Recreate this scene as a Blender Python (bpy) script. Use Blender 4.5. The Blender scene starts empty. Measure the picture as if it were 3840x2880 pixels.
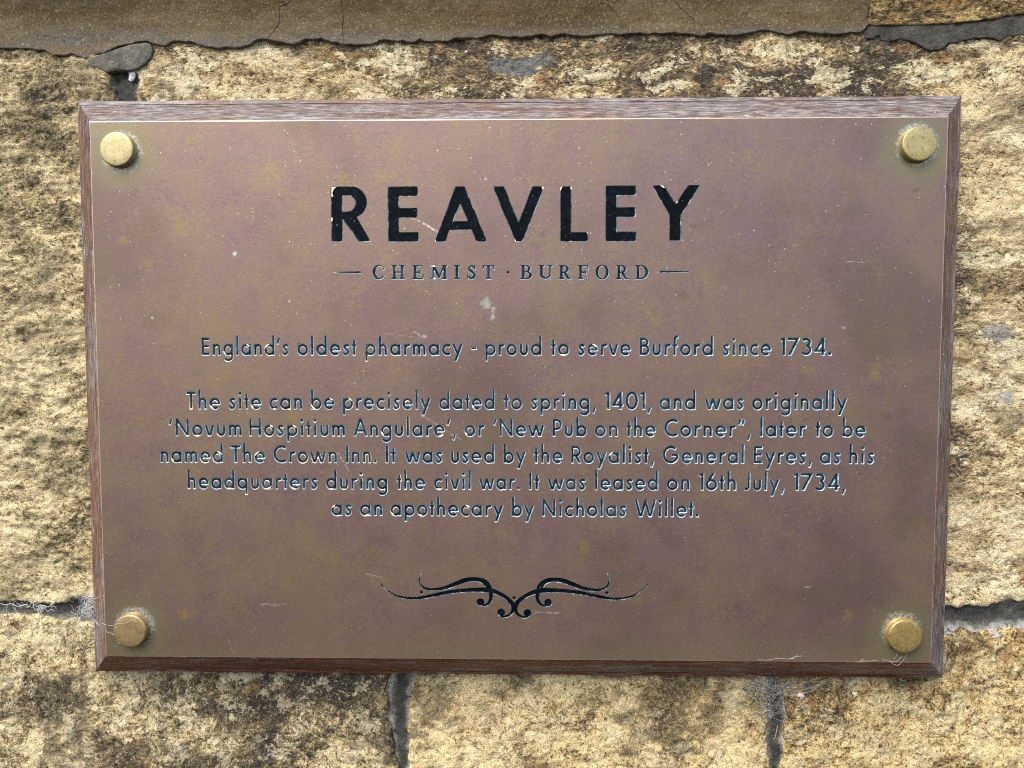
import bpy, math, random
import numpy as np
from mathutils import Vector, Matrix
from mathutils.geometry import delaunay_2d_cdt
random.seed(7)
rng = np.random.default_rng(7)
S = bpy.context.scene
COL = S.collection
R = math.radians

# ------------------------------------------------------------------ camera, sky, sun, exposure
CAM_LOC = Vector((0.00565, -0.38228, 0.02616))
cam_d = bpy.data.cameras.new('camera')
cam = bpy.data.objects.new('camera', cam_d); COL.objects.link(cam)
cam.location = CAM_LOC
cam.rotation_euler = (1.51738, 0.0, 0.01788)
cam_d.sensor_width = 36.0
cam_d.lens = 36.0 * 2690 / 3840
cam_d.clip_start = 0.01; cam_d.clip_end = 100
S.camera = cam

SUN_DIR = Vector((-0.30, -0.50, 0.81)).normalized()          # towards the sun
world = bpy.data.worlds.new('World'); S.world = world; world.use_nodes = True
wt = world.node_tree
sky = wt.nodes.new('ShaderNodeTexSky'); sky.sky_type = 'NISHITA'; sky.sun_disc = False
sky.sun_elevation = math.asin(SUN_DIR.z)
sky.sun_rotation = math.atan2(SUN_DIR.x, SUN_DIR.y)
sky.dust_density = 3.0; sky.ozone_density = 1.0; sky.air_density = 1.0
wt.nodes['Background'].inputs[1].default_value = 0.13
wt.links.new(sky.outputs[0], wt.nodes['Background'].inputs[0])
sun_d = bpy.data.lights.new('sun', 'SUN'); sun_d.energy = 1.5; sun_d.angle = R(40); sun_d.color = (1.0, 0.93, 0.82)
sun = bpy.data.objects.new('sun', sun_d); COL.objects.link(sun)
sun.rotation_euler = SUN_DIR.to_track_quat('Z', 'Y').to_euler()
S.view_settings.view_transform = 'Standard'; S.view_settings.look = 'None'
S.view_settings.gamma = 1.0; S.view_settings.exposure = 1.35
S.render.film_transparent = False
S.cycles.use_denoising = False
S.cycles.filter_width = 1.1

# ------------------------------------------------------------------ helpers
CM = cam.rotation_euler.to_matrix()
def at(px, py, y=0.0):
    """world point on the vertical plane at depth y seen at a photograph position (3840 x 2880)"""
    d = CM @ Vector(((px - 1920) / 2690, (1440 - py) / 2690, -1.0))
    return CAM_LOC + d * ((y - CAM_LOC.y) / d.y)
def mk(name, verts, faces, mats, parent=None, fmat=None, smooth=False, uv=None):
    me = bpy.data.meshes.new(name)
    me.from_pydata([tuple(v) for v in verts], [], [tuple(f) for f in faces])
    for m in (mats if isinstance(mats, (list, tuple)) else [mats]): me.materials.append(m)
    if fmat is not None: me.polygons.foreach_set('material_index', np.asarray(fmat, dtype=np.int32))
    if smooth: me.polygons.foreach_set('use_smooth', np.ones(len(faces), dtype=bool))
    if uv is not None:
        l = me.uv_layers.new(name='uv'); vi = np.empty(len(me.loops), dtype=np.int32)
        me.loops.foreach_get('vertex_index', vi)
        l.data.foreach_set('uv', np.asarray(uv, dtype=np.float32)[vi].ravel())
    me.update()
    o = bpy.data.objects.new(name, me); COL.objects.link(o)
    if parent is not None: put(o, parent)
    return o
def put(o, parent):
    """child meshes are modelled in world coordinates; the Empty stands at the thing's base"""
    o.parent = parent
    if parent.type == 'EMPTY': o.location = -parent.location
def thing(name, label, cat, loc, group=None):
    o = bpy.data.objects.new(name, None); COL.objects.link(o)
    o.empty_display_size = 0.02; o.location = loc
    o['label'] = label; o['category'] = cat
    if group: o['group'] = group
    return o
def tag(o, label, cat, group=None):
    o['label'] = label; o['category'] = cat
    if group: o['group'] = group
    return o

def _h(ix, iy, s):
    n = (ix.astype(np.int64) * 374761393 + iy.astype(np.int64) * 668265263 + s * 974634777) & 0xFFFFFFFF
    n = ((n ^ (n >> 13)) * 1274126177) & 0xFFFFFFFF
    return ((n ^ (n >> 16)) & 0xFFFF) / 65535.0
def perlin(x, y, s):
    ix = np.floor(x); iy = np.floor(y); fx = x - ix; fy = y - iy
    ix = ix.astype(np.int64); iy = iy.astype(np.int64)
    u = fx * fx * fx * (fx * (fx * 6 - 15) + 10); v = fy * fy * fy * (fy * (fy * 6 - 15) + 10)
    def g(dx, dy):
        a = _h(ix + dx, iy + dy, s) * 6.28318
        return np.cos(a) * (fx - dx) + np.sin(a) * (fy - dy)
    a = g(0, 0) * (1 - u) + g(1, 0) * u; b = g(0, 1) * (1 - u) + g(1, 1) * u
    return (a * (1 - v) + b * v) * 1.41
def fbm(x, y, f, o, s, gain=.5):
    t = 0; a = 1.0
    for k in range(o):
        t = t + a * perlin(x * f + 17.3 * k, y * f - 9.1 * k, s + k); f *= 2.03; a *= gain
    return t
def curve(pts, key=0):
    """polyline -> function (key 0: second coordinate as a function of the first)"""
    p = sorted(((q[0], q[1]) if key == 0 else (q[1], q[0])) for q in pts)
    xs = np.array([q[0] for q in p]); ys = np.array([q[1] for q in p])
    return lambda t: np.interp(t, xs, ys)

# ------------------------------------------------------------------ node helpers
class M:
    def __init__(s, name):
        s.mat = bpy.data.materials.new(name); s.mat.use_nodes = True; s.t = s.mat.node_tree
        s.b = s.t.nodes['Principled BSDF']
        s.co = s.t.nodes.new('ShaderNodeTexCoord').outputs['Object']
    def set(s, inp, v):
        if hasattr(v, 'links'): s.t.links.new(v, inp)
        else:
            if hasattr(inp.default_value, '__len__') and len(inp.default_value) == 4 and len(v) == 3: v = (*v, 1)
            inp.default_value = v
    def n(s, typ, ins, out=0, **kw):
        nd = s.t.nodes.new(typ)
        for k, v in kw.items(): setattr(nd, k, v)
        for k, v in ins.items(): s.set(nd.inputs[k], v)
        return nd.outputs[out]
    def m(s, op, a, b=0.0, c=0.0, clamp=False):
        return s.n('ShaderNodeMath', {0: a, 1: b, 2: c}, operation=op, use_clamp=clamp)
    def vm(s, op, a, b=(0, 0, 0)):
        return s.n('ShaderNodeVectorMath', {0: a, 1: b}, operation=op)
    def length(s, a): return s.n('ShaderNodeVectorMath', {0: a}, out=1, operation='LENGTH')
    def noise(s, scale, detail=4, rough=.55, vec=None, off=(0, 0, 0), stretch=(1, 1, 1), dist=0.0):
        v = vec or s.co
        if off != (0, 0, 0) or stretch != (1, 1, 1):
            v = s.n('ShaderNodeMapping', {0: v, 1: off, 3: stretch})
        return s.n('ShaderNodeTexNoise', {'Vector': v, 'Scale': scale, 'Detail': detail, 'Roughness': rough, 'Distortion': dist})
    def step(s, v, lo, hi, smooth=True):
        return s.n('ShaderNodeMapRange', {0: v, 1: lo, 2: hi, 3: 0.0, 4: 1.0}, interpolation_type='SMOOTHSTEP' if smooth else 'LINEAR')
    def mix(s, f, a, b, mode='MIX'):
        return s.n('ShaderNodeMix', {0: f, 6: a, 7: b}, out=2, data_type='RGBA', blend_type=mode)
    def ramp(s, v, stops):
        nd = s.t.nodes.new('ShaderNodeValToRGB'); s.set(nd.inputs[0], v)
        e = nd.color_ramp.elements
        while len(e) < len(stops): e.new(.5)
        for k, (p, c) in enumerate(stops): e[k].position = p; e[k].color = (*c, 1)
        return nd.outputs[0]
    def bump(s, h, dist, strength=1.0, normal=None):
        ins = {'Strength': strength, 'Distance': dist, 'Height': h}
        if normal is not None: ins['Normal'] = normal
        return s.n('ShaderNodeBump', ins)
    def out(s, **kw):
        for k, v in kw.items(): s.set(s.b.inputs[k.replace('_', ' ')], v)
        return s.mat

def stone_mat(name, dark, olive, tan, cream, orange, bias=0.0, off=(0, 0, 0), orange_amt=.5, lichen=0.0, specks=.6, stretch=(1, 1, 1), patch=.5, zone=None, marks=()):
    k = M(name)
    warp = k.n('ShaderNodeTexNoise', {'Vector': k.co, 'Scale': 60.0, 'Detail': 3.0}, out=1)
    v = k.vm('ADD', k.co, k.n('ShaderNodeVectorMath', {0: k.vm('SUBTRACT', warp, (.5, .5, .5)), 'Scale': .010}, operation='SCALE'))
    v = k.n('ShaderNodeMapping', {0: v, 1: off, 3: stretch})
    big = k.noise(19, 5, .6, v); mid = k.noise(75, 9, .75, v, (3, 0, 1)); fine = k.noise(340, 6, .8, v); gr = k.noise(760, 3, .75, v, (1, 0, 6))
    w = lambda n_, a_: k.m('MULTIPLY', k.m('SUBTRACT', n_, .5), a_)
    t = k.m('ADD', k.m('ADD', w(big, .75), w(mid, .90)), k.m('ADD', w(fine, .85), w(gr, .70)))
    t = k.m('ADD', t, .5 + bias)
    if zone:            # parts of the block are more heavily soiled: (axis, from, to, amount)
        for ax, z0, z1, amt in zone:
            q = k.n('ShaderNodeSeparateXYZ', {0: k.co}, out=ax)
            zm = k.m('MULTIPLY', k.step(k.m('ADD', q, w(big, .12)), z0, z1), amt)
            t = k.m('SUBTRACT', t, zm)
    c = k.ramp(t, [(.30, dark), (.41, olive), (.50, tan), (.60, cream), (.76, tuple(min(1, q * 1.15) for q in cream))])
    # dark crusts of algae and soot with crisp, broken edges
    dm = k.step(k.m('ADD', k.m('ADD', w(k.noise(26, 7, .68, v, (6, 1, 2)), 1.0), w(fine, .35)), w(gr, .25)), .03, .07)
    c = k.mix(k.m('MULTIPLY', dm, patch), c, k.mix(k.step(gr, .42, .66), tuple(q * .55 for q in dark), olive))
    om = k.m('MULTIPLY', k.step(k.m('ADD', k.noise(48, 7, .7, v, (7, 2, 5)), w(fine, .3)), .55, .66), orange_amt)
    c = k.mix(om, c, orange)
    if lichen:
        lm = k.m('MULTIPLY', k.step(k.m('ADD', k.noise(62, 8, .68, v, (11, 4, 8)), w(gr, .25)), .535, .57), lichen)
        c = k.mix(lm, c, k.mix(k.step(fine, .36, .56), (.36, .31, .18), (.80, .71, .46)))
    for mx, my, rx, rz, mc, ma in marks:
        p = at(mx, my, .0215)
        q = k.length(k.vm('MULTIPLY', k.vm('SUBTRACT', k.co, tuple(p)), (1 / rx, 0, 1 / rz)))
        q = k.m('ADD', q, k.m('ADD', w(mid, 2.6), w(fine, 1.2)))
        c = k.mix(k.m('MULTIPLY', k.step(q, 1.0, .85), ma), c, mc)
    sp = k.m('MULTIPLY', k.step(k.m('ADD', k.m('MULTIPLY', gr, .65), k.m('MULTIPLY', fine, .35)), .47, .37), specks)
    c = k.mix(sp, c, (.022, .020, .017))
    wh = k.m('MULTIPLY', k.step(gr, .60, .72), .45)
    c = k.mix(wh, c, (.78, .71, .52))
    nb = k.bump(gr, .0007, .85, k.bump(fine, .0018, .85, k.bump(mid, .004, .6)))
    return k.out(Base_Color=c, Roughness=.93, Normal=nb, Specular_IOR_Level=.12)

MAT_A = stone_mat('gritty olive sandstone', (.075, .066, .052), (.19, .155, .085), (.40, .325, .165), (.66, .555, .325), (.52, .31, .095), bias=.060, off=(2, 0, 0), orange_amt=.22, patch=.5, zone=[(2, .03, .06, .07), (2, .10, .13, -.05)], specks=.8, stretch=(.75, 1, 1.25))
MAT_B = stone_mat('lichened brown sandstone', (.070, .060, .048), (.17, .13, .075), (.36, .27, .13), (.65, .535, .31), (.48, .25, .075), bias=.065, off=(5, 0, 3), orange_amt=.45, patch=.6, stretch=(.6, 1, 1.3), zone=[(0, -.13, -.02, .15), (0, .20, .26, -.16)], lichen=.85, specks=.75, marks=((1935, 250, .016, .0055, (.155, .17, .17), .85), (2010, 225, .010, .004, (.16, .17, .165), .7), (2640, 285, .006, .007, (.05, .045, .04), .8), (3745, 1245, .008, .005, (.33, .34, .33), .6), (3775, 1490, .005, .004, (.36, .37, .37), .6)))
MAT_C = stone_mat('cream grey sandstone', (.060, .054, .045), (.15, .12, .072), (.37, .29, .145), (.70, .59, .335), (.48, .255, .08), bias=.055, off=(9, 0, 1), patch=.75, zone=[(0, -.24, -.17, .08)], orange_amt=.30, lichen=.5, specks=.7)
MAT_D = stone_mat('warm cream sandstone', (.085, .068, .048), (.20, .15, .075), (.45, .33, .145), (.73, .59, .315), (.52, .29, .09), bias=.055, off=(1, 0, 7), patch=.75, orange_amt=.25, lichen=.35, specks=.6)
MAT_E = stone_mat('golden speckled sandstone', (.060, .050, .038), (.19, .13, .060), (.42, .29, .115), (.67, .53, .265), (.50, .26, .07), bias=.015, off=(4, 0, 9), patch=.7, orange_amt=.45, lichen=.4, specks=.85)

def cornice_mat():
    k = M('weathered moulding stone')
    big = k.noise(14, 5, .6, stretch=(.35, 1, 2.6)); mid = k.noise(60, 8, .7, stretch=(.5, 1, 1.4)); gr = k.noise(900, 4, .75); fine = k.noise(300, 5, .75)
    c = k.ramp(k.m('ADD', k.m('MULTIPLY', big, .55), k.m('MULTIPLY', mid, .45)), [(.40, (.062, .040, .015)), (.50, (.110, .080, .040)), (.60, (.16, .132, .080))])
    z = k.n('ShaderNodeSeparateXYZ', {0: k.co}, out=2)
    grey = k.step(k.m('ADD', z, k.m('MULTIPLY', k.m('SUBTRACT', mid, .5), .03)), .202, .190)     # mortar skim over the lower lip
    c = k.mix(k.m('MULTIPLY', grey, .8), c, (.120, .118, .105))
    c = k.mix(k.m('MULTIPLY', k.step(k.noise(30, 6, .7, off=(5, 1, 2), stretch=(.3, 1, 3)), .56, .68), .5), c, (.19, .105, .030))
    c = k.mix(k.m('MULTIPLY', k.step(gr, .55, .68), .75), c, (.36, .31, .20))
    c = k.mix(k.m('MULTIPLY', k.step(gr, .45, .33), .7), c, (.035, .03, .024))
    return k.out(Base_Color=c, Roughness=.9, Specular_IOR_Level=.2, Normal=k.bump(gr, .0004, .7, k.bump(fine, .0010, .6)))
MAT_CORN = cornice_mat()
MAT_CORN2 = stone_mat('pitted ochre moulding stone', (.05, .038, .022), (.15, .105, .05), (.29, .205, .085), (.46, .35, .17), (.42, .24, .07), bias=-.012, off=(3, 0, 2), orange_amt=.6, specks=.9, stretch=(.5, 1, 1.6))

def mortar_mat(name, base, lime, lime_w, side):
    """grey pointing with a pale lime bloom along its edges (uv.y runs across the joint)"""
    k = M(name)
    uv = k.n('ShaderNodeUVMap', {}); y = k.n('ShaderNodeSeparateXYZ', {0: uv}, out=1)
    a = k.noise(110, 7, .7); g = k.noise(900, 4, .75); f = k.noise(320, 6, .75)
    c = k.ramp(a, [(.36, tuple(q * .62 for q in base)), (.5, base), (.64, tuple(q * 1.5 for q in base))])
    yy = k.m('ADD', y, k.m('MULTIPLY', k.m('SUBTRACT', a, .5), .55))
    lo = k.step(yy, lime_w, lime_w * .3); hi = k.step(yy, 1 - lime_w, 1 - lime_w * .3)
    e = {'low': lo, 'high': hi, 'both': k.m('MAXIMUM', lo, hi), 'none': 0.0}[side]
    if side != 'none':
        e = k.m('MULTIPLY', e, k.step(f, .34, .50)); c = k.mix(k.m('MULTIPLY', e, .92), c, lime)
    c = k.mix(k.m('MULTIPLY', k.step(g, .58, .70), .6), c, tuple(min(.6, q * 3.0) for q in base))
    c = k.mix(k.m('MULTIPLY', k.step(g, .42, .32), .7), c, (.015, .016, .018))
    return k.out(Base_Color=c, Roughness=.92, Specular_IOR_Level=.2, Normal=k.bump(g, .0008, .9, k.bump(f, .0022, .9)))
MAT_MORT = mortar_mat('dark grey pointing with lime', (.066, .066, .060), (.54, .54, .49), .44, 'low')
MAT_MORT_V = mortar_mat('dark grey pointing with lime sides', (.064, .063, .057), (.54, .52, .44), .42, 'both')
MAT_MORT_L = mortar_mat('grey pointing', (.088, .088, .082), (.40, .40, .37), .46, 'low')
MAT_MORT_P = mortar_mat('charcoal pointing', (.058, .057, .051), (.4, .37, .27), .27, 'both')
MAT_FILL = mortar_mat('smooth grey mortar', (.074, .073, .064), (.4, .4, .4), .2, 'none')

MAT_LUMP = mortar_mat('weathered pale mortar', (.155, .150, .122), (.4, .4, .4), .2, 'none')
def plain(name, col, rough=.6, metal=0.0, var=.25, scale=400):
    k = M(name)
    c = k.mix(k.noise(scale, 4, .6), tuple(q * (1 - var) for q in col), tuple(min(1, q * (1 + var)) for q in col))
    return k.out(Base_Color=c, Roughness=rough, Metallic=metal)
MAT_CORE = plain('wall core', (.12, .11, .09), .95)

# ------------------------------------------------------------------ stone wall
Y0 = 0.0215
wall = thing('stone_wall', 'weathered sandstone block wall with dark pointing behind the plaque', 'wall', (0, .10, -.42))
wall['kind'] = 'thing'

def P(*pts, y=Y0): return [(at(a, b, y).x, at(a, b, y).z) for a, b in pts]
def axis(lo, hi, edges, fine=.0011, coarse=.006, flo=-.305, fhi=.305):
    """sample positions 0..1 with extra lines next to the block's visible edges"""
    n = [lo]
    while n[-1] < hi:
        n.append(n[-1] + (fine if flo < n[-1] < fhi else coarse))
    a = (np.array(n) - lo) / (n[-1] - lo)
    L = hi - lo
    ex = []
    for e in (0, .0003, .0007):
        if 'lo' in edges: ex.append(e / L)
        if 'hi' in edges: ex.append(1 - e / L)
    return np.unique(np.concatenate([a, ex, [0, 1]]))
def grid_faces(nu, nv):
    i = np.arange(nu * nv).reshape(nv, nu)
    return np.stack([i[:-1, :-1], i[:-1, 1:], i[1:, 1:], i[1:, :-1]], -1).reshape(-1, 4)
def block(name, mat, left, right, bottom, top, relief, edges='lrbt', arris=.0026, seed=1, parent=wall, rag=.0017, y0=Y0, prof=None, back=.012):
    """left/right: functions x(z); bottom/top: functions z(x)"""
    f = lambda q: (q if callable(q) else (lambda t, q=q: np.full(np.shape(t), q, dtype=float)))
    left, right, bottom, top = map(f, (left, right, bottom, top))
    lx = float(np.min(left(np.linspace(-.5, .5, 50)))); rx = float(np.max(right(np.linspace(-.5, .5, 50))))
    bz = float(np.min(bottom(np.linspace(-.6, .6, 200)))); tz = float(np.max(top(np.linspace(-.6, .6, 200))))
    u = axis(lx, rx, ('lo' if 'l' in edges else '') + ('hi' if 'r' in edges else ''))
    v = axis(bz, tz, ('lo' if 'b' in edges else '') + ('hi' if 't' in edges else ''), flo=-.235, fhi=.25)
    U, V = np.meshgrid(u, v)
    X = lx + (rx - lx) * U; Z = bz + (tz - bz) * V
    for _ in range(4):
        rl = fbm(Z * 0 + .3, Z, 130, 4, seed + 40) * rag; rr = fbm(Z * 0 + .7, Z, 130, 4, seed + 50) * rag
        rb = fbm(X, X * 0 + .3, 130, 4, seed + 60) * rag; rt = fbm(X, X * 0 + .7, 130, 4, seed + 70) * rag
        l_, r_ = left(Z) + rl - .0005, right(Z) + rr + .0005
        X = l_ + (r_ - l_) * U
        b_, t_ = bottom(X) + rb - (.0007 if prof is None else 0), top(X) + rt + (.0007 if prof is None else 0)
        Z = b_ + (t_ - b_) * V
    y = y0 - relief(X, Z)
    if prof is not None: y = y - prof(Z - b_)
    e = np.full(X.shape, 9.0)
    if 'l' in edges: e = np.minimum(e, X - l_)
    if 'r' in edges: e = np.minimum(e, r_ - X)
    if 'b' in edges: e = np.minimum(e, Z - b_)
    if 't' in edges: e = np.minimum(e, t_ - Z)
    ar = arris * (1 + .6 * fbm(X, Z, 45, 3, seed + 5))
    q = np.clip(1 - e / np.maximum(ar, .0008), 0, 1)
    y = y + ar * (1 - np.sqrt(np.maximum(0, 1 - q * q)))
    bm = np.zeros(X.shape, bool)
    if 'l' in edges: bm[:, 0] = 1
    if 'r' in edges: bm[:, -1] = 1
    if 'b' in edges: bm[0, :] = 1
    if 't' in edges: bm[-1, :] = 1
    y[bm] = y0 + back
    vs = np.stack([X.ravel(), y.ravel(), Z.ravel()], 1)
    return mk(name, vs, grid_faces(X.shape[1], X.shape[0]), mat, parent, smooth=True)

def rel(seed, a1=.0016, a2=.0009, a3=.0004, bed=0.0, pits=.0008):
    def f(X, Z):
        h = a1 * fbm(X, Z, 14, 3, seed) + a2 * fbm(X, Z * 1.3, 60, 4, seed + 9, .6) + a3 * fbm(X, Z, 260, 2, seed + 20, .7)
        if bed:
            w = fbm(X * .35, Z * 1.0 + .006 * fbm(X, Z, 18, 3, seed + 3), 75, 4, seed + 31, .6)
            h = h + bed * (1 - np.abs(w) * 2.2)
        p = fbm(X, Z, 150, 3, seed + 77)
        return h - pits * np.clip(p - .25, 0, 1) * 2.2
    return f

perp_top_l = P((405, 262), (416, 330), (421, 385)); perp_top_r = P((510, 255), (510, 330), (514, 390))
bedL_top = P((0, 2252), (94, 2255), (141, 2262), (188, 2262), (244, 2258), (305, 2244), (358, 2246))
bedL_bot = P((0, 2310), (70, 2310), (165, 2315), (212, 2324), (258, 2332), (305, 2340), (380, 2345))
bedR_top = P((3480, 2276), (3543, 2274), (3639, 2272), (3710, 2272), (3743, 2258), (3780, 2253), (3840, 2250))
bedR_bot = P((3480, 2354), (3543, 2354), (3592, 2356), (3663, 2373), (3719, 2368), (3757, 2361), (3840, 2361))
cd_l = P((1457, 2500), (1457, 2527), (1445, 2590), (1452, 2671), (1461, 2744), (1475, 2784), (1479, 2834), (1493, 2890))
cd_r = P((1562, 2500), (1560, 2527), (1549, 2590), (1538, 2635), (1533, 2716), (1538, 2784), (1533, 2829), (1530, 2890))
de_l = P((2876, 2500), (2880, 2551), (2885, 2664), (2875, 2758), (2878, 2829), (2889, 2890))
de_r = P((2925, 2500), (2928, 2565), (2957, 2641), (2953, 2700), (2946, 2758), (2941, 2829), (2934, 2890))
zb = lambda pts: curve(pts, 0)
xl = lambda pts: curve(pts, 1)
LOW = -.40
mid_z = (curve(bedL_bot)(-.2) + curve(bedR_bot)(.25)) / 2
# a bed joint runs behind the plaque from the left joint to the right one
bed_top = curve(bedL_top + bedR_top); bed_bot = curve(bedL_bot + bedR_bot)
TOPZ = at(1900, 60, Y0).z
a = block('stone_block', MAT_A, -.56, xl(perp_top_l), bed_top, TOPZ, rel(11, .0015, .0010, .0005, bed=.0007), 'rb', seed=11)
a['label'] = 'olive gritty block left of the plaque'
b = block('stone_block', MAT_B, xl(perp_top_r), .60, bed_top, TOPZ, rel(23, .0012, .0008, .0004), 'lb', seed=23)
b['label'] = 'wide lichen blotched block above and right of the plaque'
c = block('stone_block', MAT_C, -.50, xl(cd_l), LOW, bed_bot, rel(37, .0014, .0010, .0005), 'rt', seed=37)
c['label'] = 'cream and grey block below the plaque, bottom left'
d = block('stone_block', MAT_D, xl(cd_r), xl(de_l), LOW, bed_bot, rel(41, .0012, .0008, .0004), 'lrt', seed=41)
d['label'] = 'pale warm cream block below the middle of the plaque'
e = block('stone_block', MAT_E, xl(de_r), .55, LOW, bed_bot, rel(59, .0014, .0010, .0005), 'lt', seed=59)
e['label'] = 'golden black-speckled block at the bottom right'

def strip(name, mat, A, B, along, lo, hi, depth=.0030, bulge=.0, seed=3, tuck=.004, y0=Y0, noise=.0007):
    """pointing between two edge lines; along 'x' (bed joint) or 'z' (upright joint)"""
    n = max(20, int((hi - lo) / .0012)); m = 22
    t = np.linspace(lo, hi, n)
    fa = curve(A, 0 if along == 'x' else 1)(t) - tuck; fb = curve(B, 0 if along == 'x' else 1)(t) + tuck
    T, W = np.meshgrid(t, np.linspace(0, 1, m))
    Q = fa + (fb - fa) * W
    X, Z = (T, Q) if along == 'x' else (Q, T)
    y = y0 + depth + bulge * (2 * W - 1) ** 2 - 1.5 * noise * fbm(X, Z, 110, 5, seed, .6) - .0003 * fbm(X, Z, 500, 2, seed + 5)
    fc = grid_faces(n, m)
    if along == 'z': fc = fc[:, ::-1]
    return mk(name, np.stack([X.ravel(), y.ravel(), Z.ravel()], 1), fc, mat, wall, smooth=True,
              uv=np.stack([(T.ravel() - lo) * 10, W.ravel()], 1))
j = strip('mortar_joint', MAT_MORT_L, bedL_bot, bedL_top, 'x', -.56, -.13, seed=3); j['label'] = 'grey bed joint left of the plaque'
j = strip('mortar_joint', MAT_MORT, bedR_bot, bedR_top, 'x', -.13, .60, depth=.0022, bulge=-.0012, seed=4); j['label'] = 'charcoal bed joint with a white lime lower edge'
j = strip('mortar_joint', MAT_MORT_V, cd_l, cd_r, 'z', LOW, at(1500, 2400, Y0).z, seed=5, depth=.0035); j['label'] = 'upright joint below the plaque, left of centre'
j = strip('mortar_joint', MAT_MORT_V, de_l, de_r, 'z', LOW, at(2900, 2400, Y0).z, seed=6, depth=.0030); j['label'] = 'upright joint hung with cobweb, right of centre'
j = strip('mortar_joint', MAT_MORT_P, perp_top_l, perp_top_r, 'z', at(450, 460, Y0).z, at(450, 230, Y0).z, seed=7, depth=.0020, noise=.0010); j['label'] = 'charcoal upright joint above the top left corner'
# core behind the facing blocks
bx = [(x, y, z) for x in (-.56, .60) for y in (Y0 + .011, .10) for z in (LOW, .27)]
mk('wall_core', bx, [(0, 1, 3, 2), (4, 6, 7, 5), (0, 4, 5, 1), (2, 3, 7, 6), (0, 2, 6, 4), (1, 5, 7, 3)], MAT_CORE, wall)

# ------------------------------------------------------------------ moulded ledge above
YC = Y0 - .0020
lip = [(-900, 185), (0, 181), (122, 183), (163, 188), (194, 206), (226, 209), (267, 203), (294, 210), (316, 219), (330, 219), (371, 203), (434, 180), (506, 159), (552, 155), (574, 166), (624, 173), (642, 163), (674, 156), (719, 158), (750, 172), (778, 179), (836, 181), (904, 181), (940, 167), (959, 151), (990, 146), (1027, 156), (1063, 158), (1076, 168), (1103, 165), (1153, 146), (1207, 146), (1244, 158), (1280, 166), (1329, 167), (1388, 167), (1442, 151), (1506, 151), (1542, 163), (1574, 147), (1605, 156), (1669, 156), (1714, 142), (1754, 137), (1786, 145), (1827, 133), (1895, 136), (1963, 139), (2027, 129), (2072, 132), (2135, 129), (2189, 137), (2262, 129), (2352, 127), (2443, 127), (2533, 124), (2632, 137), (2660, 126), (2714, 132), (2782, 129), (2850, 115), (2876, 112), (2921, 129), (3003, 121), (3093, 127), (3134, 131), (3184, 126), (3229, 122), (3252, 96), (3270, 92)]
lip_c = curve(P(*lip, y=YC))
def cove(t):
    t = np.maximum(t, 0)
    return .020 * (np.clip(t - .004, 0, .060) / .060) ** 1.7
TOPC = .30
jx = at(3256, 60, YC).x
c1 = block('ledge_stone', MAT_CORN, -.60, jx - .0004, lip_c, TOPC, rel(71, .0007, .0002, .0001, pits=0), 'rb', arris=.0007, seed=71, rag=.0008, y0=YC, prof=cove, back=.014)
c1['label'] = 'smooth grey brown moulded ledge stone with hairline cracks'
lip2 = P((3262, 93), (3360, 93), (3473, 93), (3609, 86), (3744, 68), (3840, 52), (4400, 30), y=YC)
c2 = block('ledge_stone', MAT_CORN2, jx + .0006, .60, curve(lip2), TOPC, rel(83, .0010, .0006, .0003), 'lb', arris=.0012, seed=83, rag=.0005, y0=YC + .0005, prof=cove, back=.014)
c2['label'] = 'pitted ochre ledge stone at the right end'
fil_b = P((3313, 143), (3351, 147), (3378, 136), (3428, 147), (3468, 172), (3495, 183), (3532, 179), (3563, 156), (3609, 147), (3663, 133), (3735, 138), (3753, 147), (3785, 131), (3840, 122), (4400, 120), y=YC)
m_ = block('mortar_fillet', MAT_FILL, at(3311, 120, YC).x, .60, curve(fil_b), lambda x: curve(lip2)(x) + .003, rel(91, .0007, .0003, .0002, pits=0), 'lb', arris=.0009, seed=91, rag=.0008, y0=YC + .0012, back=.012)
m_['label'] = 'ragged grey mortar fillet under the ochre ledge stone'

def chunk(name, mat, px, y0, thick, seed, parent=wall, arris=.0015):
    """a broken lump of mortar: outline, rounded edge, rough face"""
    pts = P(*px, y=y0); n = len(pts)
    dense = []
    for i in range(n):
        p, q = np.array(pts[i]), np.array(pts[(i + 1) % n])
        k = max(1, int(np.linalg.norm(q - p) / .0012))
        dense += [tuple(p + (q - p) * t / k) for t in range(k)]
    o = np.array(dense); cen = o.mean(0)
    o = o + (.0004 * np.stack([fbm(o[:, 0], o[:, 1], 200, 3, seed), fbm(o[:, 1], o[:, 0], 200, 3, seed + 1)], 1))
    vs = []; rings = [(1.0, thick + .006, 0), (1.0, thick * .35, 0), (.99, thick * .10, 0), (.97, .0001, 0), (.85, -.0001, 0), (.65, -.0003, 0), (.4, -.0003, 0), (.15, -.0003, 0)]
    for s_, yy, _ in rings:
        p = cen + (o - cen) * s_
        h = .0006 * fbm(p[:, 0], p[:, 1], 70, 4, seed + 3) * (1 if s_ < .97 else .2)
        vs += [(p[i, 0], y0 + yy - h[i], p[i, 1]) for i in range(len(p))]
    N = len(o); fs = []
    for r_ in range(len(rings) - 1):
        for i in range(N):
            j2 = (i + 1) % N
            fs.append((r_ * N + i, r_ * N + j2, (r_ + 1) * N + j2, (r_ + 1) * N + i))
    fs.append(tuple(range((len(rings) - 1) * N, len(rings) * N)))
    return mk(name, vs, fs, mat, parent, smooth=True, uv=np.full((len(vs), 2), .5))
l_ = chunk('mortar_lump', MAT_LUMP, [(321, 222), (340, 246), (364, 258), (403, 274), (434, 264), (484, 263), (514, 257), (545, 238), (564, 213), (571, 184), (567, 166), (552, 158), (506, 162), (435, 183), (372, 205)], YC + .0004, .003, 101)
l_['label'] = 'cracked loose mortar lump under the ledge, top left'
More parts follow.
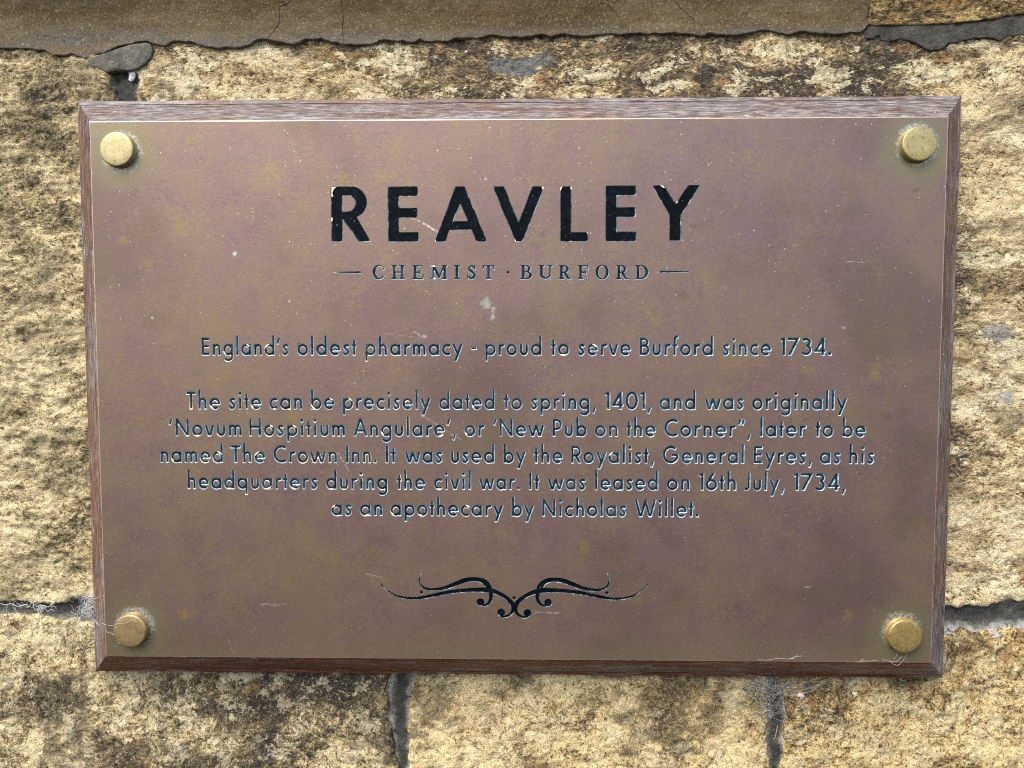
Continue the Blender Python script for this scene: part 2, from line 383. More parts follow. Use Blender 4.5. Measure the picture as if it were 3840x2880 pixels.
chunk('mortar_lump', MAT_FILL, [(3233, 151), (3249, 112), (3266, 96), (3308, 99), (3309, 140), (3290, 134), (3276, 147)], YC + .0018, .003, 107)['label'] = 'small broken mortar lump at the ledge joint'
# ---- hairline cracks laid as dark ribbons on the ledge stone
MAT_CRACK = plain('dark crack line', (.02, .016, .011), .95)
def ribbon(name, px, w, y, mat, parent, prof=None, lab=None):
    pts = [at(a_, b_, y) for a_, b_ in px]
    vs, fs = [], []
    dense = []
    for p, q in zip(pts[:-1], pts[1:]):
        k = max(1, int((q - p).length / .0012))
        dense += [p.lerp(q, t / k) for t in range(k)]
    dense.append(pts[-1])
    for i, p in enumerate(dense):
        d_ = (dense[min(i + 1, len(dense) - 1)] - dense[max(i - 1, 0)]).normalized()
        nrm = Vector((-d_.z, 0, d_.x)); jit = Vector((random.uniform(-1, 1), 0, random.uniform(-1, 1))) * .00025
        ww = w * random.uniform(.5, 1.3) * (1 if 0 < i < len(dense) - 1 else .2)
        yy = y
        if prof is not None:
            X = np.array([p.x]); Z = np.array([p.z])
            yy = float(YC - prof[0](X, Z)[0] - prof[1](Z - lip_c(X))[0]) - .00012
        for s_ in (-1, 1):
            r_ = p + jit + nrm * ww * s_
            vs.append((r_.x, yy, r_.z))
    for i in range(len(dense) - 1): fs.append((2 * i, 2 * i + 1, 2 * i + 3, 2 * i + 2))
    o = mk(name, vs, fs, mat, parent)
    return o
cp = (rel(71, .0007, .0002, .0001, pits=0), cove)
for px, w in (([(1005, 143), (1023, 120), (1045, 95), (1051, 60), (1050, 35), (1065, 25), (1090, 20), (1100, 0)], .00022),
              ([(1286, 160), (1285, 110), (1288, 60), (1285, 0)], .00016),
              ([(2340, 118), (2330, 75), (2305, 45), (2285, 25), (2262, 14), (2240, 20)], .00014),
              ([(2606, 115), (2601, 72), (2570, 50), (2548, 30), (2525, 8)], .00014),
              ([(1770, 45), (1790, 30), (1800, 0)], .00010)):
    ribbon('crack', px, w, YC, MAT_CRACK, c1, cp)

# ------------------------------------------------------------------ plaque
W, H, MARG, FD = .450, .28953, .01556, .01612
plaque = thing('plaque', 'tarnished brass plaque reading REAVLEY on a weathered dark wooden board', 'plaque', (0, Y0, -H / 2 - MARG))

# ---- wooden board: four mitred rails
def wood_mat(name, axis, weather, off, red=.45):
    k = M(name)
    st = (1, 1, 1)
    st = (.11, 1, 1) if axis == 'x' else (1, 1, .11)
    g = k.noise(1100, 5, .7, stretch=st, off=off); g2 = k.noise(300, 6, .72, stretch=st, off=(off[0] + 3, 1, 2)); patch = k.noise(45, 6, .7, stretch=((.25, 1, 1) if axis == 'x' else (1, 1, .25)), off=off)
    c = k.ramp(k.m('ADD', k.m('MULTIPLY', g, .5), k.m('MULTIPLY', g2, .5)), [(.36, (.030, .012, .009)), (.47, (.105, .033, .020)), (.56, (.20, .070, .035)), (.66, (.34, .16, .085))])
    c = k.mix(1 - red, c, k.ramp(g, [(.38, (.030, .022, .018)), (.50, (.105, .074, .056)), (.64, (.26, .19, .14))]))
    w = k.step(k.m('ADD', k.m('MULTIPLY', patch, .5), k.m('MULTIPLY', g2, .5)), .66 - .26 * weather, .74 - .24 * weather)
    grey = k.ramp(g, [(.38, (.040, .039, .042)), (.5, (.125, .124, .130)), (.64, (.33, .325, .33))])
    c = k.mix(k.m('MULTIPLY', w, .80), c, grey)
    x, z = (k.n('ShaderNodeSeparateXYZ', {0: k.co}, out=o) for o in (0, 2))
    pale = k.m('MULTIPLY', k.step(k.noise(60, 6, .7, stretch=st, off=(off[0] + 9, 0, 0)), .55, .70), .45 * weather)
    c = k.mix(pale, c, (.36, .33, .30))
    dots = k.step(k.noise(700, 2, .5, off=(1, 5, off[0])), .70, .76)
    c = k.mix(k.m('MULTIPLY', dots, .7), c, (.72, .72, .72))
    return k.out(Base_Color=c, Roughness=k.m('MULTIPLY_ADD', g2, .3, .40), Specular_IOR_Level=.45, Normal=k.bump(g, .0003, .7, k.bump(g2, .0007, .5)))
PROF = [(-.004, .0016), (.0004, .0016), (.0012, .0019), (.0030, .0033), (.0050, .0052), (.0072, .0074), (.0094, .0097), (.0114, .0119), (.0126, .0133), (.0128, .0154), (.0132, .0156), (.0135, .0150), (.0154, .0158), (.0158, .0163), (.0159, .0172), (.0156, .0206), (-.004, .0206)]
def rail(name, side, mat, seed):
    a, h = W / 2, H / 2
    n = 160 if side in 'tb' else 110
    vs = []
    for s_ in range(n + 1):
        t = 2 * s_ / n - 1
        for (o, y) in PROF:
            wear = 0
            g = .00012
            if side in 'tb':
                x = t * (a + o - g); z = (h + o) * (1 if side == 't' else -1)
            else:
                z = t * (h + o - g); x = (a + o) * (1 if side == 'r' else -1)
            if .0008 < o:
                q = (x if side in 'tb' else z)
                wear = .00016 * float(perlin(np.array([q * 90.]), np.array([o * 300. + seed]), seed)[0])
            vs.append((x + (wear if side in 'lr' else 0), y + wear, z + (wear if side in 'tb' else 0)))
    m = len(PROF); fs = []
    for s_ in range(n):
        for i in range(m):
            j2 = (i + 1) % m
            q = (s_ * m + i, s_ * m + j2, (s_ + 1) * m + j2, (s_ + 1) * m + i)
            fs.append(q if side in 'tr' else q[::-1])
    fs.append(tuple(range(m))); fs.append(tuple(range(n * m, n * m + m)))
    o = mk(name, vs, fs, mat, plaque)
    return o
rail('frame_rail', 't', wood_mat('bleached rail wood', 'x', .95, (1, 0, 0)), 1)['label'] = 'bleached grey top rail'
rail('frame_rail', 'b', wood_mat('red brown rail wood', 'x', .62, (4, 0, 3), 1.0), 2)['label'] = 'dark red-brown bottom rail with grey streaks'
rail('frame_rail', 'l', wood_mat('grey brown upright wood', 'z', .72, (7, 0, 1)), 3)['label'] = 'grey worn left rail'
rail('frame_rail', 'r', wood_mat('brown upright wood', 'z', .66, (9, 0, 5)), 4)['label'] = 'brown and grey right rail'

# ------------------------------------------------------------------ lettering: outlines from signed distance fields
def arc(cx, cy, rx, ry, a0, a1, n=None):
    n = n or max(8, int(abs(a1 - a0) / 7))
    return [(cx + rx * math.cos(R(a0 + (a1 - a0) * i / n)), cy + ry * math.sin(R(a0 + (a1 - a0) * i / n))) for i in range(n + 1)]
def stroke(pts, h):
    """flat-ended stroke polygon along a path"""
    n = len(pts); L, Rr = [], []
    for i in range(n):
        p = pts[i]; a_ = pts[max(i - 1, 0)]; b_ = pts[min(i + 1, n - 1)]
        d1 = (p[0] - a_[0], p[1] - a_[1]); d2 = (b_[0] - p[0], b_[1] - p[1])
        u = []
        for d_ in (d1, d2):
            l = math.hypot(*d_)
            if l > 1e-9: u.append((d_[0] / l, d_[1] / l))
        t = (sum(q[0] for q in u), sum(q[1] for q in u)); l = math.hypot(*t); t = (t[0] / l, t[1] / l)
        k = 1.0
        if len(u) == 2: k = 1 / max(.5, u[0][0] * t[0] + u[0][1] * t[1])
        hh = (h[i] if isinstance(h, (list, tuple)) else h) * k
        L.append((p[0] - t[1] * hh, p[1] + t[0] * hh)); Rr.append((p[0] + t[1] * hh, p[1] - t[0] * hh))
    return L + Rr[::-1]
def catmull(pts, n=8):
    out = []
    for i in range(len(pts) - 1):
        p0 = pts[max(i - 1, 0)]; p1 = pts[i]; p2 = pts[i + 1]; p3 = pts[min(i + 2, len(pts) - 1)]
        for k in range(n):
            t = k / n
            out.append(tuple(.5 * (2 * b_ + (c_ - a_) * t + (2 * a_ - 5 * b_ + 4 * c_ - d_) * t * t + (3 * b_ - a_ - 3 * c_ + d_) * t ** 3)
                             for a_, b_, c_, d_ in zip(p0, p1, p2, p3)))
    out.append(tuple(pts[-1])); return out
def poly_sdf(X, Y, poly):
    d = np.full(X.shape, 1e9); ins = np.zeros(X.shape, bool)
    n = len(poly)
    for i in range(n):
        x0, y0 = poly[i]; x1, y1 = poly[(i + 1) % n]
        dx, dy = x1 - x0, y1 - y0; l2 = dx * dx + dy * dy
        if l2 < 1e-14: continue
        t = np.clip(((X - x0) * dx + (Y - y0) * dy) / l2, 0, 1)
        d = np.minimum(d, (X - x0 - t * dx) ** 2 + (Y - y0 - t * dy) ** 2)
        c_ = ((y0 > Y) != (y1 > Y))
        if dy: ins ^= c_ & (X < (x1 - x0) * (Y - y0) / dy + x0)
    d = np.sqrt(d)
    return np.where(ins, -d, d)
def field(ops, cell, pad=.12):
    xs = [p[0] for o, p_ in ops if o in 'F' for p in p_]; ys = [p[1] for o, p_ in ops if o in 'F' for p in p_]
    gx = np.arange(min(xs) - pad, max(xs) + pad + cell, cell); gy = np.arange(min(ys) - pad, max(ys) + pad + cell, cell)
    X, Y = np.meshgrid(gx, gy); d = np.full(X.shape, 1e3)
    for o, p in ops:
        if o == 'F': d = np.minimum(d, poly_sdf(X, Y, p))
        elif o == 'X': d = np.maximum(d, -poly_sdf(X, Y, p))
        elif o == 'K': d = np.maximum(d, np.maximum(p[0] - Y, Y - p[1]))
    d = np.clip(d, -.5, .5)
    for _ in range(1):
        q = np.pad(d, 1, mode='edge')
        d = (q[1:-1, 1:-1] * 4 + (q[:-2, 1:-1] + q[2:, 1:-1] + q[1:-1, :-2] + q[1:-1, 2:]) * 2 + q[:-2, :-2] + q[2:, 2:] + q[:-2, 2:] + q[2:, :-2]) / 16
    return gx, gy, d
SEG = {1: ['lb'], 2: ['br'], 3: ['lr'], 4: ['rt'], 5: ['lb', 'rt'], 6: ['bt'], 7: ['lt'], 8: ['tl'], 9: ['tb'], 10: ['br', 'tl'], 11: ['rt'], 12: ['lr'], 13: ['br'], 14: ['lb']}
def contours(gx, gy, d, level):
    f = d - level; f = np.where(np.abs(f) < 1e-7, 1e-7, f)
    s = f < 0; adj = {}; pos = {}
    code = s[:-1, :-1] * 1 + s[:-1, 1:] * 2 + s[1:, 1:] * 4 + s[1:, :-1] * 8
    cell = gx[1] - gx[0]
    for j_, i in zip(*np.nonzero((code > 0) & (code < 15))):
        key = {'b': ('h', j_, i), 't': ('h', j_ + 1, i), 'l': ('v', j_, i), 'r': ('v', j_, i + 1)}
        for sg in SEG[int(code[j_, i])]:
            ks = [key[q] for q in sg]
            for k in ks:
                if k not in pos:
                    _, y, x = k
                    if k[0] == 'h':
                        t = f[y, x] / (f[y, x] - f[y, x + 1]); pos[k] = (gx[x] + t * cell, gy[y])
                    else:
                        t = f[y, x] / (f[y, x] - f[y + 1, x]); pos[k] = (gx[x], gy[y] + t * cell)
            adj.setdefault(ks[0], []).append(ks[1]); adj.setdefault(ks[1], []).append(ks[0])
    seen = set(); loops = []
    for k0 in adj:
        if k0 in seen: continue
        loop = []; k = k0; prev = None
        while k not in seen:
            seen.add(k); loop.append(pos[k])
            nx = [q for q in adj[k] if q != prev and q not in seen]
            prev = k
            if not nx: break
            k = nx[0]
        pts = [loop[0]]
        for p in loop[1:]:
            if math.hypot(p[0] - pts[-1][0], p[1] - pts[-1][1]) > cell * .45: pts.append(p)
        if len(pts) > 3 and math.hypot(pts[0][0] - pts[-1][0], pts[0][1] - pts[-1][1]) < cell * .45: pts.pop()
        if len(pts) >= 4: loops.append(pts)
    return loops
def fill(loops):
    vs, es = [], []
    for lp in loops:
        n0 = len(vs); vs += [Vector(p) for p in lp]
        es += [(n0 + i, n0 + (i + 1) % len(lp)) for i in range(len(lp))]
    if not vs: return [], []
    v, e, f, _ov, oe, _of = delaunay_2d_cdt(vs, es, [], 0, 1e-9, True)
    cons = {(min(q), max(q)) for q, o in zip(e, oe) if o}
    own = {}
    for i, t in enumerate(f):
        for k in range(len(t)):
            q = (t[k], t[(k + 1) % len(t)]); own.setdefault((min(q), max(q)), []).append(i)
    state = [None] * len(f); todo = []
    for q, ts in own.items():
        if len(ts) == 1 and state[ts[0]] is None: state[ts[0]] = int(q in cons); todo.append(ts[0])
    while todo:                                  # even-odd: every outline crossed flips inside and outside
        i = todo.pop(); t = f[i]
        for k in range(len(t)):
            q = (min(t[k], t[(k + 1) % len(t)]), max(t[k], t[(k + 1) % len(t)]))
            for j in own[q]:
                if state[j] is None: state[j] = state[i] ^ int(q in cons); todo.append(j)
    return [tuple(p) for p in v], [tuple(q) for q, s_ in zip(f, state) if s_]

hS = .083; XH = .635; RO = .257; CY = .3175
def SV(x, y0, y1, h=hS): return ('F', stroke([(x, y0), (x, y1)], h))
def SL(pts, h=hS): return ('F', stroke(pts, h))
def SA(cx, cy, rx, ry, a0, a1, h=hS): return ('F', stroke(arc(cx, cy, rx, ry, a0, a1), h))
def ring(cx, cy, rx, ry, h=hS):
    return [('F', arc(cx, cy, rx + h, ry + h, 0, 360, 60)[:-1]), ('X', arc(cx, cy, rx - h, ry - h, 0, 360, 60)[:-1])]
def disc(x, y, r): return ('F', arc(x, y, r, r, 0, 360, 24)[:-1])
RS = .258
def arch(x0, w, y0=0):     # an arch from the stem at x0 to a leg at x0 + w
    return [('F', stroke(arc(x0 + w / 2, .40, w / 2, .1745, 180, 0) + [(x0 + w, y0)], hS))]
G = {
 'o': ring(.34, CY, RO, RO), 'a': ring(.335, CY, RO, RO) + [SV(.592, 0, XH)],
 'd': ring(.335, CY, RO, RO) + [SV(.592, 0, 1.115)], 'b': ring(.34, CY, RO, RO) + [SV(.083, 0, 1.115)],
 'p': ring(.34, CY, RO, RO) + [SV(.083, -.33, XH)], 'q': ring(.335, CY, RO, RO) + [SV(.592, -.33, XH)],
 'g': ring(.335, CY, RO, RO) + [('F', stroke([(.592, XH), (.592, -.06)] + arc(.337, -.07, .255, .205, -2, -152), hS))],
 'e': [SA(.34, CY, RO, RO, 0, 318), ('F', [(.09, .255), (.675, .255), (.675, .365), (.09, .365)])],
 'c': [SA(.34, CY, RO, RO, 47, 313)],
 'n': [SV(.083, 0, XH)] + arch(.083, .365), 'h': [SV(.083, 0, 1.115)] + arch(.083, .365),
 'm': [SV(.083, 0, XH)] + arch(.083, .325) + arch(.408, .325),
 'u': [('F', stroke([(.083, XH), (.083, .25)] + arc(.083 + .185, .235, .185, .1745, 180, 360) + [(.453, XH)], hS))],
 'r': [SV(.083, 0, XH), SA(.30, .375, .217, .20, 175, 62)],
 's': [SL(catmull([(.385, .485), (.315, .568), (.205, .565), (.105, .475), (.205, .345), (.335, .185), (.225, .065), (.115, .075), (.045, .175)], 6), .078)],
 't': [SV(.165, 0, .865), ('F', [(0, .49), (.33, .49), (.33, XH), (0, XH)])],
 'f': [('F', stroke([(.15, 0), (.15, .90)] + arc(.335, .89, .185, .165, 175, 78), hS)), ('F', [(0, .49), (.35, .49), (.35, XH), (0, XH)])],
 'i': [SV(.105, 0, XH), disc(.105, .895, .105)], 'l': [SV(.083, 0, 1.115)],
 'v': [SL([(.03, .72), (.295, -.06)]), SL([(.555, .72), (.29, -.06)]), ('K', (0, XH))],
 'w': [SL([(.04, .72), (.29, -.06)]), SL([(.52, .72), (.275, -.06)]), SL([(.48, .72), (.73, -.06)]), SL([(.96, .72), (.715, -.06)]), ('K', (0, XH))],
 'y': [SL([(.05, .70), (.34, .08)]), SL([(.615, .70), (.155, -.40)]), ('K', (-.33, XH))],
 'E': [SV(.083, 0, 1)] + [('F', [(.083, y_ - .077), (x_, y_ - .077), (x_, y_ + .077), (.083, y_ + .077)]) for y_, x_ in ((.077, .55), (.51, .52), (.923, .55))],
 'T': [SV(.30, 0, 1), ('F', [(0, .846), (.60, .846), (.60, 1), (0, 1)])],
 'N': [SV(.083, 0, 1), SV(.765, 0, 1), SL([(.02, 1.09), (.83, -.09)]), ('K', (0, 1))],
 'H': [SV(.083, 0, 1), SV(.665, 0, 1), ('F', [(.083, .45), (.665, .45), (.665, .60), (.083, .60)])],
 'A': [SL([(.055, -.06), (.445, 1.06)]), SL([(.825, -.06), (.435, 1.06)]), ('F', [(.2, .24), (.68, .24), (.68, .385), (.2, .385)]), ('K', (0, 1.02))],
 'C': [SA(.50, .50, .435, .435, 50, 310)], 'G': [SA(.50, .50, .435, .435, 46, 352), ('F', [(.52, .40), (.985, .40), (.985, .545), (.52, .545)])],
 'I': [SV(.083, 0, 1)],
 'R': [SV(.083, 0, 1), ('F', stroke([(.083, .923), (.30, .923)] + arc(.31, .68, .235, .243, 88, -88) + [(.083, .437)], .077)), SL([(.27, .48), (.58, -.06)]), ('K', (0, 1))],
 'P': [SV(.083, 0, 1), ('F', stroke([(.083, .923), (.27, .923)] + arc(.285, .675, .235, .248, 88, -88) + [(.083, .427)], .077))],
 'B': [SV(.083, 0, 1), ('F', stroke([(.083, .923), (.26, .923)] + arc(.27, .735, .20, .188, 88, -88) + [(.083, .547)], .077)), ('F', stroke([(.083, .547), (.28, .547)] + arc(.29, .312, .24, .235, 88, -88) + [(.083, .077)], .077))],
 'J': [('F', stroke([(.315, 1), (.315, .25)] + arc(.115, .25, .20, .185, 0, -112), hS))],
 'W': [SL([(.045, 1.08), (.38, -.08)]), SL([(.70, 1.02), (.365, -.08)]), SL([(.64, 1.02), (.975, -.08)]), SL([(1.295, 1.08), (.96, -.08)]), ('K', (0, 1.0))],
 '1': [SV(.19, 0, 1), SL([(.0, .86), (.22, .945)], .07), ('K', (0, 1))],
 '7': [('F', [(0, .846), (.60, .846), (.60, 1), (0, 1)]), SL([(.665, 1.08), (.10, -.10)]), ('K', (0, 1))],
 '3': [SA(.30, .735, .20, .187, 152, -88), SA(.30, .305, .235, .225, 92, -150)],
 '4': [SV(.52, 0, 1), ('F', [(.0, .19), (.685, .19), (.685, .325), (.0, .325)]), SL([(.10, .20), (.56, 1.04)], .08), ('K', (0, 1))],
 '0': ring(.355, .5, .272, .437), '6': ring(.34, .318, .258, .258) + [SL([(.105, .42), (.53, 1.10)]), ('K', (-.05, 1))],
 '.': [disc(.11, .095, .108)], ',': [SL([(.03, -.215), (.155, .135)], .066)], "'": [SL([(.06, .64), (.195, 1.0)], .07)],
 '"': [SL([(.06, .66), (.185, 1.0)], .07), SL([(.27, .66), (.395, 1.0)], .07)], '-': [('F', [(0, .33), (.33, .33), (.33, .455), (0, .455)])],
}
ROUNDL = set('oadqgec0638CG'); ROUNDR = set('oebpcgs063RPBD'); ROUNDR.discard('g')
DIAG = set('vwyAWTf7t14-')
def bear(ch, side):
    if ch in '.,': return .055
    if ch in "'\"": return .03
    if ch in 'sS3': return .05
    if ch in DIAG: return .02
    if ch == 'r' and side: return .0
    if ch in 'cC' and side: return .03
    if ch in (ROUNDR if side else ROUNDL): return .05
    return .085
BOWL = {'o': (.34, CY), 'a': (.335, CY), 'e': (.34, CY), 'd': (.335, CY), 'g': (.335, CY), 'c': (.34, CY), 'b': (.34, CY), 'p': (.34, CY), 'u': (.268, .29)}

cache = {}
def glyph(key, ops, cell, inset, grow=0.0):
    if key not in cache:
        gx, gy, d = field(ops, cell)
        A = contours(gx, gy, d, grow); B = contours(gx, gy, d, grow - inset)
        x = [p[0] for l in A for p in l]
        rv, rf = fill(A + B); fv, ff = fill(B)
        bset = {(round(p[0], 6), round(p[1], 6)) for l in B for p in l}
        rz = [1 if (round(p[0], 6), round(p[1], 6)) in bset else 0 for p in rv]
        cache[key] = (A, (rv, rf, rz), (fv, ff), min(x), max(x))
    return cache[key]

HOLES = []
class Lettering:
    def __init__(s, name): s.name = name; s.v = []; s.f = []; s.m = []
    def add(s, gl, o, ex, ez, sx, sz, depth):
        A, (rv, rf, rz), (fv, ff), *_ = gl
        T = lambda p: (o[0] + ex[0] * p[0] * sx + ez[0] * p[1] * sz, o[1] + ex[1] * p[0] * sx + ez[1] * p[1] * sz)
        for l in A: HOLES.append([T(p) for p in l])
        n = len(s.v)
        for p, z in zip(rv, rz): q = T(p); s.v.append((q[0], depth if z else 0.00002, q[1]))
        s.f += [tuple(i + n for i in t) for t in rf]; s.m += [1] * len(rf)
        n = len(s.v)
        for p in fv: q = T(p); s.v.append((q[0], depth, q[1]))
        s.f += [tuple(i + n for i in t) for t in ff]; s.m += [0] * len(ff)
    def tri(s, pts, y, mi):
        n = len(s.v); s.v += [(p[0], y, p[1]) for p in pts]; s.f.append(tuple(range(n, n + len(pts)))); s.m.append(mi)
    def done(s, mats, parent):
        fs = []
        for f in s.f:               # face the viewer (-Y)
            a_, b_, c_ = (s.v[i] for i in f[:3])
            cr = (b_[0] - a_[0]) * (c_[2] - a_[2]) - (b_[2] - a_[2]) * (c_[0] - a_[0])
            fs.append(f if cr > 0 else f[::-1])
        return mk(s.name, s.v, fs, mats, parent, fmat=s.m)

CAPH = .00940
def P2(px, py): p = at(px, py); return np.array((p.x, p.z))
def text_line(name, words, bl, br, cap=CAPH, lr=random.Random(3)):
    """words: (text, left px, right px) across the photograph; bl, br: two baseline points"""
    L = Lettering(name)
    b0, b1 = P2(*bl), P2(*br); ex = (b1 - b0) / np.linalg.norm(b1 - b0); ez = np.array((-ex[1], ex[0]))
    for txt, x0, x1 in words:
        yb = lambda x: bl[1] + (br[1] - bl[1]) * (x - bl[0]) / (br[0] - bl[0])
        p0, p1 = P2(x0, yb(x0)), P2(x1, yb(x1)); target = np.linalg.norm(p1 - p0)
        pen = 0; items = []
        for i, ch in enumerate(txt):
            gl = glyph(ch, G[ch], .027, .040, .018)
            if i: pen += bear(txt[i - 1], 1) + bear(ch, 0)
            items.append((gl, pen - gl[3], ch)); pen += gl[4] - gl[3]
        sx = target / pen
        for gl, off, ch in items:
            o = p0 + ex * off * sx
            L.add(gl, o, ex, ez, sx, cap, .00042)
            # worn crescents of pale ground showing where the paint has gone
            wornp = .62 if o[0] < -.09 else (.30 if o[0] < -.01 else (.10 if o[0] < .06 else 0))
            if ch in BOWL and lr.random() < wornp:
                cx, cy = BOWL[ch]; am = lr.choice([225, 250, 270, 290, 215, 130, 60]); sp = lr.uniform(45, 95)
                n = 10; outer, inner = [], []
                for k in range(n + 1):
                    a_ = R(am - sp / 2 + sp * k / n); th = math.sin(math.pi * k / n) * lr.uniform(.07, .085)
                    for lst, r_ in ((outer, .335), (inner, .335 - .012 - th)):
                        q = o + ex * (cx + r_ * math.cos(a_)) * sx + ez * (cy + r_ * math.sin(a_)) * cap
                        lst.append((q[0], q[1]))
                for k in range(n): L.tri([outer[k], outer[k + 1], inner[k + 1], inner[k]], .00008, 2)
    return L

LINES = []
LINES.append(text_line('text_line', [("England's", 755, 1083.7), ('oldest', 1113.8, 1338.8), ('pharmacy', 1368.1, 1736.9), ('-', 1766.2, 1788.6), ('proud', 1818.3, 2031.5), ('to', 2064, 2135.6), ('serve', 2165.7, 2367.1), ('Burford', 2398, 2675.5), ('since', 2708, 2893.2), ('1734.', 2924.9, 3120.2)], (770, 1332.6), (3100, 1333.4)))
LINES.append(text_line('text_line', [('The', 697.2, 827.4), ('site', 856.7, 980.8), ('can', 1008.4, 1134.6), ('be', 1164.7, 1255.4), ('precisely', 1283.9, 1615.6), ('dated', 1645.3, 1856.5), ('to', 1887.4, 1959.4), ('spring,', 1989.1, 2236.1), ('1401,', 2266.6, 2443.8), ('and', 2471.8, 2609.7), ('was', 2642.2, 2790.5), ('originally', 2819.9, 3177.9)], (720, 1534.4), (3150, 1536.9)))
LINES.append(text_line('text_line', [("'Novum", 632.1, 907.5), ('Hospitium', 933.2, 1294.9), ("Angulare',", 1324.6, 1711.3), ('or', 1741, 1819.9), ("'New", 1847.6, 2042), ('Pub', 2071.3, 2201.5), ('on', 2229.2, 2318.1), ('the', 2347.5, 2460.5), ('Corner",', 2489.9, 2816.7), ('later', 2849.3, 3025.6), ('to', 3055.9, 3126.4), ('be', 3159, 3248)], (660, 1635.0), (3200, 1638.9)))
LINES.append(text_line('text_line', [('named', 600.3, 837.1), ('The', 864.8, 995.8), ('Crown', 1024.3, 1264.8), ('Inn.', 1296.1, 1414.1), ('It', 1444.8, 1486.7), ('was', 1517.2, 1660.4), ('used', 1689.7, 1854.9), ('by', 1887.4, 1972.9), ('the', 2000.1, 2112), ('Royalist,', 2140.5, 2454.6), ('General', 2484.4, 2791.4), ('Eyres,', 2825.3, 3045.9), ('as', 3073.1, 3153.5), ('his', 3183.8, 3279.7)], (620, 1734.6), (3200, 1739.6)))
LINES.append(text_line('text_line', [('headquarters', 702.1, 1192.3), ('during', 1221.6, 1454), ('the', 1486.3, 1596.1), ('civil', 1625.8, 1767), ('war.', 1795.9, 1951.3), ('It', 1982.6, 2024.5), ('was', 2053, 2197.5), ('leased', 2230, 2468.6), ('on', 2498.9, 2588), ('16th', 2619.6, 2762), ('July,', 2790.5, 2942.9), ('1734,', 2974.5, 3172.5)], (720, 1833.2), (3100, 1840.6)))
LINES.append(text_line('text_line', [('as', 1241.2, 1320.9), ('an', 1348.4, 1435.4), ('apothecary', 1462.8, 1888.9), ('by', 1918.2, 2003.8), ('Nicholas', 2031.6, 2349.4), ('Willet.', 2378.6, 2622.2)], (1250, 1933.6), (2600, 1939.4)))

# ---- title
def box(x0, y0, x1, y1): return ('F', [(x0, y0), (x1, y0), (x1, y1), (x0, y1)])
TG = {
 'R': [box(0, 0, .205, 1), box(.10, .425, .37, 1), ('F', arc(.36, .7125, .285, .2875, -90, 90)), ('X', [(.205, .55)] + arc(.29, .69, .138, .14, -90, 90) + [(.205, .83)]), ('F', [(.15, .50), (.42, .52), (.708, 0), (.487, 0), (.213, .395)])],
 'E': [box(0, 0, .205, 1), box(.1, .82, .55, 1), box(.1, .432, .537, .615), box(.1, 0, .557, .18)],
 'A': [('F', [(0, 0), (.374, 1), (.540, 1), (.937, 0), (.735, 0), (.650, .21), (.273, .21), (.196, 0)]), ('X', [(.33, .377), (.583, .377), (.457, .68)])],
 'V': [('F', [(0, 1), (.405, 0), (.53, 0), (.93, 1), (.705, 1), (.463, .36), (.215, 1)])],
 'L': [box(0, 0, .205, 1), box(.1, 0, .507, .175)],
 'Y': [('F', [(0, 1), (.31, .46), (.31, 0), (.518, 0), (.518, .46), (.853, 1), (.632, 1), (.418, .675), (.222, 1)])],
}
title = Lettering('title_lettering')
TC = []
for ch, x0, x1, yt, yb in (('R', 1242.7, 1389.8, 699.6, 908.0), ('E', 1455.3, 1571.1, 699.4, 908.3), ('A', 1629.4, 1824.3, 699.2, 908.3), ('V', 1847, 2040, 698.6, 908.3), ('L', 2100.9, 2206.3, 698.2, 907.4), ('E', 2270, 2388, 695.8, 906.8), ('Y', 2443, 2620.5, 694.6, 904.8)):
    gl = glyph('T' + ch, TG[ch], .016, .014)
    p0, p1, p2 = P2(x0, yb), P2(x1, yb), P2((x0 + x1) / 2, yt)
    ex = np.array((1.0, .003)); ez = np.array((-.003, 1.0))
    title.add(gl, p0, ex, ez, (p1[0] - p0[0]) / (gl[4] - gl[3]), p2[1] - (p0[1] + p1[1]) / 2, .00055)
for ch in ([(1243, 702), (1262, 700), (1252, 709), (1246, 722), (1249, 736), (1243, 738)], [(1242, 815), (1247, 817), (1247, 828), (1243, 832)], [(2030, 700), (2040, 700), (2036, 714), (2033, 706)],
           [(2101, 700), (2109, 700), (2104, 712), (2101, 716)], [(2139, 700), (2146, 700), (2145, 715), (2140, 708)], [(2475, 695), (2488, 696), (2494, 705), (2486, 703)], [(1931, 895), (1937, 908), (1929, 908)],
           [(1629, 908), (1630, 897), (1634, 898), (1634, 908)], [(2535, 756), (2543, 749), (2541, 760), (2534, 763)], [(2200, 872), (2206, 871), (2206, 879)]):
    title.tri([tuple(P2(*q)) for q in ch], .00006, 2)

